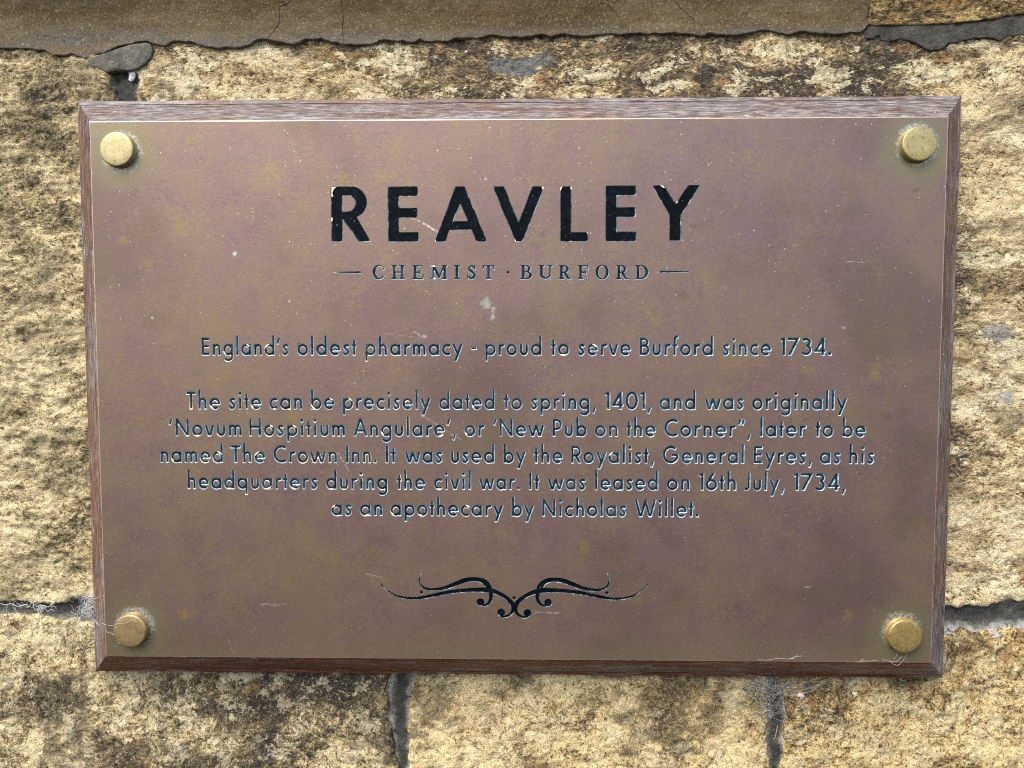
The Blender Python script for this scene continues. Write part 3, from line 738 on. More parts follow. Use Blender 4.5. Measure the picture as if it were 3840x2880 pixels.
# ---- small serif capitals
def sf(x0, x1, top): return ('F', [(x0, .93), (x1, .93), (x1, 1.0), (x0, 1.0)]) if top else ('F', [(x0, 0), (x1, 0), (x1, .07), (x0, .07)])
def stem(x0, x1, ext=.12, t=True, b_=True):
    o = [box(x0, 0, x1, 1)]
    if t: o += [sf(x0 - ext, x1 + ext, 1), ('F', [(x0 - .05, .94), (x1 + .05, .94), (x1, .86), (x0, .86)])]
    if b_: o += [sf(x0 - ext, x1 + ext, 0), ('F', [(x0 - .05, .06), (x1 + .05, .06), (x1, .14), (x0, .14)])]
    return o
def ell(cx, cy, rx, ry): return arc(cx, cy, rx, ry, 0, 360, 48)[:-1]
SGL = {
 'C': [('F', ell(.52, .5, .52, .53)), ('X', ell(.60, .5, .38, .455)), ('X', [(.80, .22), (1.2, .22), (1.2, .72), (.80, .72)]), ('F', [(.84, .66), (.90, .66), (.90, 1.0), (.84, .96)]), ('F', stroke([(.70, .06), (.88, .20)], .05))],
 'H': stem(.12, .31) + stem(.71, .90) + [box(.2, .46, .8, .54)],
 'E': stem(.12, .31, .11) + [box(.2, .93, .80, 1), ('F', [(.70, .97), (.80, 1), (.80, .70), (.76, .70)]), box(.2, .46, .62, .54), box(.56, .36, .63, .66), box(.2, 0, .84, .07), ('F', [(.76, .02), (.84, 0), (.90, .30), (.85, .30)])],
 'M': stem(.16, .25, .13) + stem(.98, 1.17, .11) + [('F', [(.10, 1), (.34, 1), (.70, .22), (.61, .04)]), ('F', [(.98, 1), (1.08, 1), (.70, .10), (.62, .04), (.62, .16)])],
 'I': stem(.15, .35, .14),
 'S': [SL(catmull([(.60, .78), (.46, .93), (.28, .92), (.17, .76), (.30, .60), (.52, .43), (.60, .24), (.46, .07), (.26, .07), (.10, .22)], 6), [.055] * 8 + [.05] * 8 + [.06] * 6 + [.085] * 6 + [.095] * 8 + [.09] * 6 + [.06] * 6 + [.05] * 7), box(.59, .68, .65, 1.0), box(.02, .02, .08, .34)],
 'T': stem(.37, .56, .13) + [box(.03, .93, .90, 1), ('F', [(.02, 1), (.12, 1), (.07, .70), (0, .70)]), ('F', [(.81, 1), (.91, 1), (.93, .70), (.86, .70)])],
 'B': stem(.12, .31, .11) + [('F', [(.3, .50), (.44, .50)] + arc(.44, .74, .31, .26, -90, 90) + [(.3, 1)]), ('F', [(.3, 0), (.46, 0)] + arc(.46, .27, .40, .27, -90, 90) + [(.3, .54)]), ('X', [(.31, .56)] + arc(.42, .745, .15, .185, -90, 90) + [(.31, .93)]), ('X', [(.31, .07)] + arc(.44, .28, .22, .21, -90, 90) + [(.31, .49)])],
 'U': [('F', stroke([(.22, 1), (.22, .32)] + arc(.54, .32, .32, .25, 180, 270), [.095] * 2 + [.095 - .0035 * i for i in range(13)])), ('F', stroke(arc(.54, .32, .30, .25, 270, 360) + [(.84, 1)], .048)), sf(0, .44, 1), sf(.66, 1.02, 1)],
 'R': stem(.12, .31, .11) + [('F', [(.3, .46), (.44, .46)] + arc(.44, .73, .34, .27, -90, 90) + [(.3, 1)]), ('X', [(.31, .53)] + arc(.42, .73, .17, .20, -90, 90) + [(.31, .93)]), ('F', [(.36, .48), (.56, .50), (.86, .04), (1.0, .05), (1.0, 0), (.70, 0)])],
 'F': stem(.12, .31, .12) + [box(.2, .93, .80, 1), ('F', [(.70, .97), (.80, 1), (.82, .66), (.77, .66)]), box(.2, .45, .62, .53), box(.56, .34, .63, .64)],
 'O': [('F', ell(.51, .5, .51, .53)), ('X', ell(.51, .5, .31, .465))],
 'D': stem(.12, .31, .11) + [('F', [(.3, 0), (.42, 0)] + arc(.42, .5, .56, .5, -90, 90) + [(.3, 1)]), ('X', [(.31, .07)] + arc(.40, .5, .37, .43, -90, 90) + [(.31, .93)])],
}
sub = Lettering('subtitle_lettering')
for ch, x0, x1 in (('C', 1397.7, 1445.2), ('H', 1468, 1521.8), ('E', 1546.5, 1592.3), ('M', 1614.5, 1679.4), ('I', 1701.5, 1727.5), ('S', 1751.2, 1786), ('T', 1809.7, 1857.5), ('B', 1951.5, 1997.4), ('U', 2019.2, 2075), ('R', 2095.2, 2145.8), ('F', 2166.7, 2210.7), ('O', 2233.8, 2285.4), ('R', 2310.7, 2361.3), ('D', 2382.5, 2433.8)):
    gl = glyph('S' + ch, SGL[ch], .025, .034, .034)
    p0, p1, p2 = P2(x0, 1046.6), P2(x1, 1046.6), P2((x0 + x1) / 2, 995.2)
    sub.add(gl, p0, np.array((1., 0)), np.array((0, 1.)), (p1[0] - p0[0]) / (gl[4] - gl[3]), p2[1] - p0[1], .00040)
for key, pts in (('d1', [(1250, 1019.5), (1354, 1017.0), (1356, 1021), (1354, 1026.5), (1250, 1023)]), ('d2', [(2475, 1014.5), (2584, 1016.5), (2586, 1018.5), (2584, 1021), (2475, 1024)]), ('dot', [(1905.6 + 6.5 * math.cos(k * .35), 1022 + 6.5 * math.sin(k * .35)) for k in range(18)])):
    q = np.array([P2(*p) for p in pts]); o = q[0]
    gl = glyph(key, [('F', [tuple((r_ - o) / .007) for r_ in q])], .02, .024)
    sub.add(gl, o, np.array((1., 0)), np.array((0, 1.)), .007, .007, .00035)
sub.tri([tuple(P2(*q)) for q in [(1614, 996), (1630, 995), (1634, 1001), (1622, 1000)]], .00006, 2)
sub.tri([tuple(P2(*q)) for q in [(1622, 1046), (1628, 1040), (1636, 1043), (1634, 1047)]], .00006, 2)

# ---- flourish
flo = Lettering('flourish')
def fpx(x, y): return (1400 + x / 2.0868, 2120 + y / 2.0868)
STR = [[(56, 142, 6), (80, 168, 6), (112, 198, 6), (175, 236, 9), (260, 256, 12), (350, 257, 13), (430, 244, 15), (520, 225, 16), (620, 207, 17), (720, 197, 18), (820, 193, 20), (890, 195, 22), (940, 205, 21), (1000, 230, 18), (1050, 262, 18), (1085, 300, 20), (1095, 335, 19), (1085, 368, 14), (1058, 393, 12), (1020, 404, 11), (992, 396, 10)],
       [(378, 58, 2), (362, 95, 6), (365, 140, 8), (390, 172, 10), (440, 189, 12), (510, 186, 14), (580, 171, 17), (650, 144, 20), (720, 118, 21), (790, 110, 19), (850, 120, 21), (890, 150, 24), (912, 190, 24)],
       [(920, 200, 20), (921, 255, 17), (906, 293, 14), (880, 312, 11), (848, 314, 10)]]
FO = np.array(P2(1400 + 1103 / 2.0868, 2240)); FS = .010
ops = []
for mir in (0, 1):
    mx = lambda x: 2206 - x if mir else x
    dy = 4 if mir else 0
    for s_ in STR:
        c_ = catmull([(float(a_), float(b_), float(c__)) for a_, b_, c__ in s_], 5)
        pts = [tuple((P2(*fpx(mx(q[0]), q[1] + dy)) - FO) / FS) for q in c_]
        ops.append(('F', stroke(pts, [max(q[2], 4.5) / 2.0868 * .000142 / FS for q in c_])))
    for x, y, r_ in ((1000, 370, 33), (838, 290, 33)):
        q = (P2(*fpx(mx(x), y + dy)) - FO) / FS
        ops.append(('F', arc(q[0], q[1], r_ / 2.0868 * .000142 / FS, r_ / 2.0868 * .000142 / FS, 0, 360, 40)[:-1]))
    q = (P2(*fpx(mx(377), 212 + dy)) - FO) / FS; r_ = 20 / 2.0868 * .000142 / FS
    ops.append(('F', [(q[0] - r_, q[1]), (q[0], q[1] - r_), (q[0] + r_, q[1]), (q[0], q[1] + r_)]))
q = (P2(*fpx(1102, 256)) - FO) / FS
ops.append(('F', [(q[0] - r_, q[1]), (q[0], q[1] - r_), (q[0] + r_, q[1]), (q[0], q[1] + r_)]))
flo.add(glyph('flourish', ops, .019, .024), FO, np.array((1., 0)), np.array((0, 1.)), FS, FS, .00045)

# ------------------------------------------------------------------ brass plate with the engraving cut through its face
STUDS = [(435, 558), (3450.8, 537.4), (485.9, 2367.6), (3396.3, 2387.9)]
STUD_H = .0036
SPOS = [at(px, py, -STUD_H) for px, py in STUDS]
def plate_mat():
    k = M('tarnished brass')
    big = k.noise(16, 5, .6); mid = k.noise(55, 8, .68); fine = k.noise(420, 5, .7); brush = k.noise(520, 4, .65, stretch=(.05, 1, 1)); cloud = k.noise(30, 6, .62, off=(4, 0, 2), stretch=(1, 1, .8))
    gn = k.noise(1000, 4, .8, off=(8, 0, 1))
    t = k.m('ADD', k.m('MULTIPLY', big, .33), k.m('ADD', k.m('MULTIPLY', mid, .34), k.m('MULTIPLY', fine, .33)))
    t = k.m('ADD', t, k.m('MULTIPLY', k.m('SUBTRACT', gn, .5), .22))
    xw = k.n('ShaderNodeSeparateXYZ', {0: k.co}, out=0)
    t = k.m('ADD', t, k.m('MULTIPLY', k.step(xw, .02, -.20), .018))      # the left side is tarnished more towards olive
    c = k.ramp(t, [(.38, (.158, .100, .094)), (.47, (.200, .134, .116)), (.54, (.215, .153, .110)), (.63, (.220, .168, .085))])
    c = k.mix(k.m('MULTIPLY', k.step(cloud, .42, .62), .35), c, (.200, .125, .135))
    blot = k.step(k.m('ADD', k.noise(38, 8, .74, off=(9, 0, 5)), k.m('ADD', k.m('MULTIPLY', k.m('SUBTRACT', fine, .5), .60), k.m('MULTIPLY', k.m('SUBTRACT', gn, .5), .5))), .545, .70)
    c = k.mix(k.m('MULTIPLY', blot, .72), c, (.240, .188, .078))
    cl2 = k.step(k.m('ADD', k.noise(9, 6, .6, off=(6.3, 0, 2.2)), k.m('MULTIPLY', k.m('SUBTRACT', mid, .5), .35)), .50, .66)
    c = k.mix(k.m('MULTIPLY', cl2, .55), c, (.125, .084, .072))  # dark clouds in the tarnish that also paint in a dark reflection
    dk = k.step(k.noise(70, 7, .7, off=(2, 0, 8)), .60, .72)
    c = k.mix(k.m('MULTIPLY', dk, .45), c, (.12, .09, .065))
    xyz = k.co
    x = k.n('ShaderNodeSeparateXYZ', {0: xyz}, out=0); z = k.n('ShaderNodeSeparateXYZ', {0: xyz}, out=2)
    wob = k.m('MULTIPLY', k.m('SUBTRACT', mid, .5), .05)
    # verdigris-olive band creeping in from the lower edge and the plate's rim
    edge = k.step(k.m('ADD', z, wob), -.122, -.147)
    c = k.mix(k.m('MULTIPLY', edge, .40), c, (.235, .195, .095))
    # greenish bloom and pale ring of dried polish around each fixing
    nz = k.noise(260, 6, .7); nl = k.noise(700, 4, .7)
    for (p, dx, dz, amt) in ((SPOS[0], .0012, -.0006, .55), (SPOS[1], .0003, .0008, .85), (SPOS[2], .0012, .0016, .9), (SPOS[3], -.0004, .0016, .8)):
        d = k.length(k.vm('SUBTRACT', xyz, (p.x, 0, p.z)))
        d = k.m('ADD', d, k.m('MULTIPLY', k.m('SUBTRACT', mid, .5), .010))
        c = k.mix(k.m('MULTIPLY', k.step(d, .026, .012), .55), c, (.20, .185, .095))
        d2 = k.length(k.vm('SUBTRACT', xyz, (p.x + dx, 0, p.z + dz)))
        d2 = k.m('ADD', d2, k.m('MULTIPLY', k.m('SUBTRACT', nz, .5), .009))
        c = k.mix(k.m('MULTIPLY', k.m('MULTIPLY', k.step(d2, .0122, .0092), k.step(nl, .40, .60)), amt * .8), c, (.56, .62, .58))
    def spot(px, py, r_, col, amt, sq=1.0, soft=.45, n_=mid):
        nonlocal c
        p = at(px, py); rr = r_ * .00014
        v = k.vm('MULTIPLY', k.vm('SUBTRACT', xyz, (p.x, 0, p.z)), (1, 0, sq))
        q = k.m('MULTIPLY_ADD', k.length(v), -.5 / rr, .5)
        q = k.m('ADD', q, k.m('ADD', k.m('MULTIPLY', k.m('SUBTRACT', nz, .5), 1.5), k.m('MULTIPLY', k.m('SUBTRACT', fine, .5), .8)))
        q = k.m('MULTIPLY', k.step(q, .02, soft + .15), k.step(k.length(v), rr * 1.5, rr * .7))
        c = k.mix(k.m('MULTIPLY', q, amt), c, col)
    olive = (.25, .195, .065); dark = (.095, .075, .06); pale = (.62, .58, .52)
    for a_ in ((680, 850, 45, olive, .6, .6), (3283, 1395, 34, olive, .85, .55), (2190, 2050, 40, olive, .7), (690, 2305, 34, (.33, .225, .05), .75), (2085, 492, 22, olive, .6), (1110, 1560, 50, olive, .5), (1010, 650, 85, (.25, .2, .09), .45),
               (3180, 2305, 34, (.33, .22, .06), .6), (2300, 930, 70, (.25, .205, .10), .35), (3030, 1385, 45, olive, .5), (2555, 1105, 42, dark, .5), (2200, 722, 16, dark, .7), (2600, 850, 20, dark, .75), (3435, 712, 22, dark, .7, 1.4),
               (3405, 905, 14, dark, .6), (1640, 2150, 22, dark, .45), (2110, 1480, 26, dark, .45, .6), (1120, 1290, 9, (.05, .055, .03), .8, .5), (1820, 672, 9, pale, .7), (3300, 2260, 40, dark, .3), (470, 900, 30, olive, .5),
               (1130, 2000, 70, olive, .35), (560, 980, 40, olive, .4), (3330, 1560, 18, dark, .35), (1500, 1390, 60, olive, .35), (2420, 1690, 24, olive, .6), (1390, 2060, 26, olive, .5)):
        spot(*a_)
    for a_ in ((1824, 1138, 22, (.40, .44, .39), .6, .8), (1848, 1166, 14, (.46, .43, .41), .6, .6), (1846, 1194, 10, (.42, .46, .40), .5, .6), (880, 952, 11, (.5, .58, .52), .7), (1592, 1262, 10, (.45, .52, .5), .6, 1.4), (3168, 1227, 14, pale, .4, 1.5), (570, 1192, 6, pale, .6), (1085, 1130, 7, pale, .6)):
        spot(*a_, soft=.2, n_=nz)
    def scratch(ax, ay, bx_, by, w, col, amt):
        nonlocal c
        p, q = at(ax, ay), at(bx_, by); d_ = q - p; L = d_.length; u = d_ / L
        v = k.vm('SUBTRACT', xyz, tuple(p))
        tt = k.n('ShaderNodeVectorMath', {0: v, 1: tuple(u)}, out=1, operation='DOT_PRODUCT')
        ss = k.n('ShaderNodeVectorMath', {0: v, 1: (-u.z, 0, u.x)}, out=1, operation='DOT_PRODUCT')
        ss = k.m('ABSOLUTE', k.m('ADD', ss, k.m('MULTIPLY', k.m('SUBTRACT', mid, .5), .003)))
        f = k.m('MULTIPLY', k.step(ss, w, w * .2), k.m('MULTIPLY', k.step(tt, 0, L * .08), k.step(tt, L, L * .8)))
        f = k.m('MULTIPLY', f, k.step(k.noise(600, 3, .6), .40, .58))
        c = k.mix(k.m('MULTIPLY', f, amt), c, col)
    pk = (.58, .47, .46)
    scratch(1500, 790, 1655, 878, .0009, pk, .85); scratch(1570, 1552, 1745, 1658, .0005, pk, .6); scratch(1999, 2297, 2115, 2298, .0007, pale, .5)
    scratch(965, 2270, 1080, 2268, .0010, (.40, .40, .44), .5); scratch(1265, 1690, 1320, 1790, .0007, pk, .5); scratch(1545, 1240, 1590, 1270, .0003, pale, .8); scratch(1370, 2150, 1440, 2165, .0006, (.5, .48, .42), .5)
    scratch(1440, 1250, 1600, 1272, .0004, (.5, .46, .38), .4); scratch(850, 2380, 880, 2460, .0005, (.45, .33, .3), .5); scratch(3170, 980, 3260, 984, .0003, pale, .5)
    nz3 = k.noise(40, 4, .6, off=(1, 0, 8))
    # settled dust: pin-prick pale specks, thinner towards the foot
    nd = k.t.nodes.new('ShaderNodeTexVoronoi'); nd.inputs['Scale'].default_value = 620.0
    k.t.links.new(xyz, nd.inputs['Vector'])
    rnd = k.n('ShaderNodeSeparateColor', {0: nd.outputs['Color']}, out=0)
    sz = k.m('MULTIPLY', k.m('POWER', rnd, 14.0), .16)
    f = k.m('MULTIPLY', k.step(k.m('SUBTRACT', nd.outputs['Distance'], sz), .16, 0.02), k.step(rnd, .72, .97))
    f = k.m('MULTIPLY', f, k.m('MULTIPLY', k.step(nz3, .36, .60), k.m('ADD', .6, k.m('MULTIPLY', k.step(z, -.05, .12), .4))))
    c = k.mix(k.m('MULTIPLY', f, .65), c, (.66, .60, .54))
    pit = k.step(k.noise(640, 3, .65, off=(3, 0, 3)), .66, .74)
    c = k.mix(k.m('MULTIPLY', pit, .35), c, (.10, .08, .065))
    c = k.mix(k.m('MULTIPLY', k.step(brush, .5, .72), .04), c, (.36, .28, .22))
    rgh = k.m('MULTIPLY_ADD', mid, .20, .34)
    return k.out(Base_Color=c, Metallic=.65, Roughness=rgh, Specular_IOR_Level=.5, Normal=k.bump(gn, .00012, .5, k.bump(fine, .00014, .5)))
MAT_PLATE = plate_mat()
MAT_EDGE = plain('brass edge with painted light line', (.62, .47, .34), .38, .6, .3, 300)  # brighter colour paints in the light caught along the plate edge

def paint_mat():
    k = M('navy black engraving paint')
    n1 = k.noise(500, 4, .7); n2 = k.noise(140, 5, .65)
    c = k.ramp(k.m('ADD', k.m('MULTIPLY', n1, .5), k.m('MULTIPLY', n2, .5)), [(.38, (.0008, .0020, .0030)), (.52, (.0014, .0040, .0062)), (.68, (.006, .014, .022))])
    c = k.mix(k.m('MULTIPLY', k.step(k.noise(1100, 2, .5), .72, .78), .7), c, (.3, .33, .34))
    return k.out(Base_Color=c, Roughness=.55, Specular_IOR_Level=.05, Normal=k.bump(n1, .0003, .5))
def text_paint_mat():
    k = M('worn blue black paint with painted sheen')
    n1 = k.noise(420, 5, .75); n2 = k.noise(70, 6, .65)
    c = k.ramp(k.m('ADD', k.m('MULTIPLY', n1, .55), k.m('MULTIPLY', n2, .45)), [(.38, (.0022, .0060, .0090)), (.50, (.0075, .0185, .027)), (.60, (.026, .052, .068)), (.70, (.07, .11, .13))])  # worn paint, with a blue-grey sheen painted into its colour
    return k.out(Base_Color=c, Roughness=.55, Specular_IOR_Level=.08, Normal=k.bump(n1, .0003, .5))
def rim_mat():
    k = M('engraved wall with painted sky sheen')
    n1 = k.noise(320, 5, .7); n2 = k.noise(95, 5, .65, off=(3, 0, 1))
    c = k.ramp(n1, [(.36, (.10, .16, .21)), (.5, (.25, .35, .42)), (.66, (.46, .58, .66))])  # pale blue of the reflected sky, painted into the rim colour
    x = k.n('ShaderNodeSeparateXYZ', {0: k.co}, out=0)
    cream = k.m('MULTIPLY', k.step(n2, .56, .64), k.step(x, .02, -.10))
    c = k.mix(cream, c, (.78, .68, .46))
    return k.out(Base_Color=c, Roughness=.55, Metallic=.0)
def tight_rim():
    k = M('dark engraved wall')
    n1 = k.noise(260, 5, .7)
    c = k.ramp(n1, [(.40, (.02, .03, .04)), (.52, (.09, .12, .14)), (.66, (.36, .41, .44))])
    return k.out(Base_Color=c, Roughness=.45)
MAT_PAINT, MAT_TEXT, MAT_RIM, MAT_RIM2 = paint_mat(), text_paint_mat(), rim_mat(), tight_rim()
MAT_CHIP = plain('bare cream ground', (.76, .66, .44), .7, 0, .12, 300)

def plate():
    loops = [[(-W / 2 + .0005, -H / 2 + .0005), (W / 2 - .0005, -H / 2 + .0005), (W / 2 - .0005, H / 2 - .0005), (-W / 2 + .0005, H / 2 - .0005)]] + HOLES
    v, f = fill(loops)
    vs = [(p[0], 0.0, p[1]) for p in v]; fs = []; fm = []
    for t in f:
        a_, b_, c_ = (v[i] for i in t[:3])
        cr = (b_[0] - a_[0]) * (c_[1] - a_[1]) - (b_[1] - a_[1]) * (c_[0] - a_[0])
        fs.append(t if cr > 0 else t[::-1]); fm.append(0)
    n = len(vs)
    for ins, y in ((.0005, 0.0), (.0002, .00012), (0, .0004), (0, .0016)):
        vs += [(sx * (W / 2 - ins), y, sz * (H / 2 - ins)) for sx, sz in ((-1, -1), (1, -1), (1, 1), (-1, 1))]
    for r_ in range(3):
        for i in range(4):
            j2 = (i + 1) % 4
            fs.append((n + r_ * 4 + i, n + (r_ + 1) * 4 + i, n + (r_ + 1) * 4 + j2, n + r_ * 4 + j2)); fm.append(1)
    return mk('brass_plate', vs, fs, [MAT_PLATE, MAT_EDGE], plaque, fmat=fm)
pl = plate()
o = title.done([MAT_PAINT, MAT_RIM2, MAT_CHIP], pl); o['label'] = 'large bold capitals reading REAVLEY'
o = sub.done([MAT_TEXT, MAT_RIM, MAT_CHIP], pl); o['label'] = 'small serif capitals reading CHEMIST BURFORD between two dashes'
for L, s_ in zip(LINES, ("England's oldest pharmacy", 'The site can be precisely dated', 'Novum Hospitium Angulare', 'named The Crown Inn', 'headquarters during the civil war', 'as an apothecary by Nicholas Willet')):
    o = L.done([MAT_TEXT, MAT_RIM, MAT_CHIP], pl); o['label'] = 'engraved line beginning ' + s_
o = flo.done([MAT_PAINT, MAT_RIM2, MAT_CHIP], pl); o['label'] = 'scrolled flourish with three small diamonds'

# ---- brass fixing caps
def stud_mat(name, a_, b_, off):
    k = M(name)
    f = k.noise(900, 4, .7, off=off); g = k.noise(260, 5, .65, off=off)
    c = k.ramp(k.m('ADD', k.m('MULTIPLY', f, .5), k.m('MULTIPLY', g, .5)), [(.38, tuple(q * .70 for q in a_)), (.47, a_), (.62, b_)])
    c = k.mix(k.m('MULTIPLY', k.step(f, .40, .30), .6), c, (.10, .075, .03))
    return k.out(Base_Color=c, Metallic=.6, Roughness=.36, Normal=k.bump(f, .00012, .4))
def stud_mesh():
    r_ = .00905; prof = [(.0, -STUD_H), (.004, -STUD_H), (r_ - .0009, -STUD_H + .00003), (r_ - .0004, -STUD_H + .00018), (r_ - .0001, -STUD_H + .0005), (r_, -STUD_H + .0010), (r_, -.0006), (r_ + .0003, -.0004), (r_ + .0003, .00002)]
    n = 72; vs = [(0, -STUD_H, 0)]; fs = []
    for (rr, y) in prof[1:]:
        vs += [(rr * math.cos(2 * math.pi * i / n), y, rr * math.sin(2 * math.pi * i / n)) for i in range(n)]
    for i in range(n): fs.append((0, 1 + i, 1 + (i + 1) % n))
    for q in range(len(prof) - 2):
        for i in range(n):
            a_, b_ = 1 + q * n + i, 1 + q * n + (i + 1) % n
            fs.append((a_, a_ + n, b_ + n, b_))
    return vs, fs
sv, sfc = stud_mesh()
STC = [((.43, .355, .175), (.50, .42, .215)), ((.37, .30, .13), (.47, .385, .17)), ((.37, .265, .125), (.45, .335, .165)), ((.36, .26, .095), (.49, .365, .14))]
for i, p in enumerate(SPOS):
    m_ = stud_mat('lacquered brass cap', *STC[i], (i * 3, 0, i))
    o = mk('fixing_cap', [(q[0] + p.x, q[1], q[2] + p.z) for q in sv], sfc, m_, plaque)
    o.data.polygons.foreach_set('use_smooth', np.array([f_ < 72 * 8 and f_ >= 72 for f_ in range(len(sfc))]))
    o['label'] = ('pale yellow cap, top left corner', 'yellow cap ringed with white polish, top right corner', 'orange-brown cap crossed by web threads, bottom left corner', 'golden speckled cap, bottom right corner')[i]

# ------------------------------------------------------------------ cobwebs, straws and debris caught on the wall
def tube(paths, sides=4):
    vs, fs = [], []
    for pts, r_ in paths:
        n0 = len(vs); N = len(pts)
        for i, p in enumerate(pts):
            p = Vector(p); d_ = (Vector(pts[min(i + 1, N - 1)]) - Vector(pts[max(i - 1, 0)]))
            if d_.length < 1e-9: d_ = Vector((1, 0, 0))
            d_.normalize(); a_ = d_.cross(Vector((.1, 1, .2))).normalized(); b_ = d_.cross(a_)
            rr = r_ * (1 if 0 < i < N - 1 else .4)
            for q in range(sides):
                t = 2 * math.pi * q / sides
                vs.append(tuple(p + (a_ * math.cos(t) + b_ * math.sin(t)) * rr))
        for i in range(N - 1):
            for q in range(sides):
                q2 = (q + 1) % sides
                fs.append((n0 + i * sides + q, n0 + i * sides + q2, n0 + (i + 1) * sides + q2, n0 + (i + 1) * sides + q))
    return vs, fs
def web_mat(name, col):
    k = M(name)
    return k.out(Base_Color=col, Roughness=.6, Alpha=.85)
MAT_WEB = web_mat('dusty silk', (.52, .51, .47)); MAT_WEB2 = web_mat('pale silk', (.70, .70, .67))
MAT_STRAW = plain('dry straw', (.42, .31, .16), .7)
rw = random.Random(12)
def strand(a_, b_, sag=.002, wob=.0008, n=14, y=None):
    """a_, b_: (photo x, photo y, depth)"""
    A = at(a_[0], a_[1], a_[2]); B = at(b_[0], b_[1], b_[2]); out = []
    j1 = [rw.uniform(-1, 1) * wob for _ in range(6)]
    for i in range(n + 1):
        t = i / n; p = A.lerp(B, t); s_ = math.sin(math.pi * t)
        p = p + Vector((s_ * (j1[0] + j1[1] * math.sin(6 * t + j1[2] * 900)), s_ * j1[3] * .6, -sag * s_ + s_ * j1[4] * math.sin(9 * t)))
        out.append(tuple(p))
    return out
def loop(cx, cy, rx, ry, a0, a1, y, n=40):
    return [tuple(at(cx + rx * math.cos(R(a0 + (a1 - a0) * i / n)) + rw.uniform(-1, 1), cy + ry * math.sin(R(a0 + (a1 - a0) * i / n)) + rw.uniform(-1, 1), y + .0006 * math.sin(i * .5))) for i in range(n + 1)]
def cluster(cx, cy, sx, sy, n, r_, y0, y1, ln):
    ps = []
    for _ in range(n):
        x, y = rw.gauss(cx, sx), rw.gauss(cy, sy); a_ = rw.uniform(0, 6.28); l = ln * rw.uniform(.4, 1.3)
        d1, d2 = rw.uniform(y0, y1), rw.uniform(y0, y1)
        ps.append((strand((x, y, d1), (x + l * math.cos(a_), y + l * math.sin(a_) * .7, d2), rw.uniform(-.002, .003), .0016, 12), r_ * rw.uniform(.5, 1.2)))
    return ps
YW = Y0 - .0016
ps = cluster(2868, 2552, 22, 16, 60, .00005, Y0 - .006, Y0 - .001, 60) + cluster(2930, 2590, 60, 30, 46, .00004, Y0 - .004, YW, 110) + cluster(2890, 2630, 34, 30, 22, .00004, Y0 - .003, YW, 70)
for x in range(2700, 3300, 22): ps.append((strand((x + rw.uniform(-20, 20), 2538 + rw.uniform(0, 8), .017), (2880 + rw.gauss(0, 60), 2570 + rw.uniform(-8, 50), YW), rw.uniform(-.001, .004), .0012), .00005))
ps += [(loop(2786, 2652, 60, 48, -95, 205, YW - .001), .00009), (loop(2862, 2616, 30, 34, 10, 300, YW - .001), .00009), (loop(2915, 2640, 26, 36, -100, 140, YW - .001), .00006)]
ps += [(strand((2832, 2668, YW), (2888, 2662, YW), .0, .0003), .00010), (strand((2770, 2578, YW), (2830, 2570, YW), .001, .0004), .00009), (strand((2985, 2592, YW), (3075, 2572, .017), .002, .0004), .00008), (strand((2905, 2565, YW), (3030, 2552, .017), .003, .0004), .00009)]
v_, f_ = tube(ps, 3)
tag(mk('cobweb', v_, f_, MAT_WEB), 'grey tangled cobweb with loops hanging under the bottom right of the board', 'cobweb', 'cobwebs on the wall and plaque')
ps = cluster(334, 2250, 9, 13, 60, .00006, Y0 - .008, Y0 - .001, 34) + cluster(326, 2284, 12, 12, 55, .00006, Y0 - .007, Y0, 36) + cluster(300, 2310, 26, 30, 26, .00004, Y0 - .004, Y0, 60)
for a_, b_, r_ in (((0, 2262, Y0), (80, 2272, Y0), .00014), ((80, 2272, Y0), (128, 2262, Y0), .00012), ((60, 2262, Y0), (95, 2268, Y0), .00010), ((126, 2255, YW), (130, 2282, Y0), .00020), ((150, 2272, Y0), (200, 2265, YW), .00012), ((155, 2278, Y0), (205, 2290, Y0), .00009), ((190, 2265, YW), (215, 2282, Y0), .00010), ((285, 2300, Y0), (298, 2320, Y0), .00010)):
    ps.append((strand(a_, b_, .0004, .0012), r_))
ps += cluster(152, 2282, 7, 5, 26, .00010, Y0 - .001, Y0 + .002, 14) + cluster(100, 2268, 50, 8, 20, .00007, Y0 - .001, Y0 + .002, 34)
v_, f_ = tube(ps, 3)
tag(mk('cobweb', v_, f_, MAT_WEB2), 'white fluffy cobweb in the bed joint against the left edge of the board', 'cobweb', 'cobwebs on the wall and plaque')
ps = []
for a_, b_ in (((345, 2315, .012), (450, 2415, -.0008)), ((352, 2330, .012), (445, 2405, -.0010)), ((350, 2322, .012), (430, 2380, -.002)), ((395, 2362, -.0004), (428, 2380, -.001)), ((352, 2378, .012), (366, 2402, .008)), ((380, 2336, .0), (430, 2345, -.002)), ((430, 2342, -.0038), (512, 2318, -.0038)), ((428, 2352, -.0036), (438, 2350, -.0038)), ((498, 2328, -.0038), (512, 2314, -.0038)), ((505, 2336, -.0038), (512, 2324, -.0038)), ((340, 2250, .012), (410, 2216, -.0004)), ((300, 2420, YW), (330, 2460, YW))):
    ps.append((strand(a_, b_, .0006, .0005), .000045))
v_, f_ = tube(ps, 3)
tag(mk('cobweb', v_, f_, MAT_WEB2), 'few taut web threads strung from the left rail to the bottom left cap', 'cobweb', 'cobwebs on the wall and plaque')
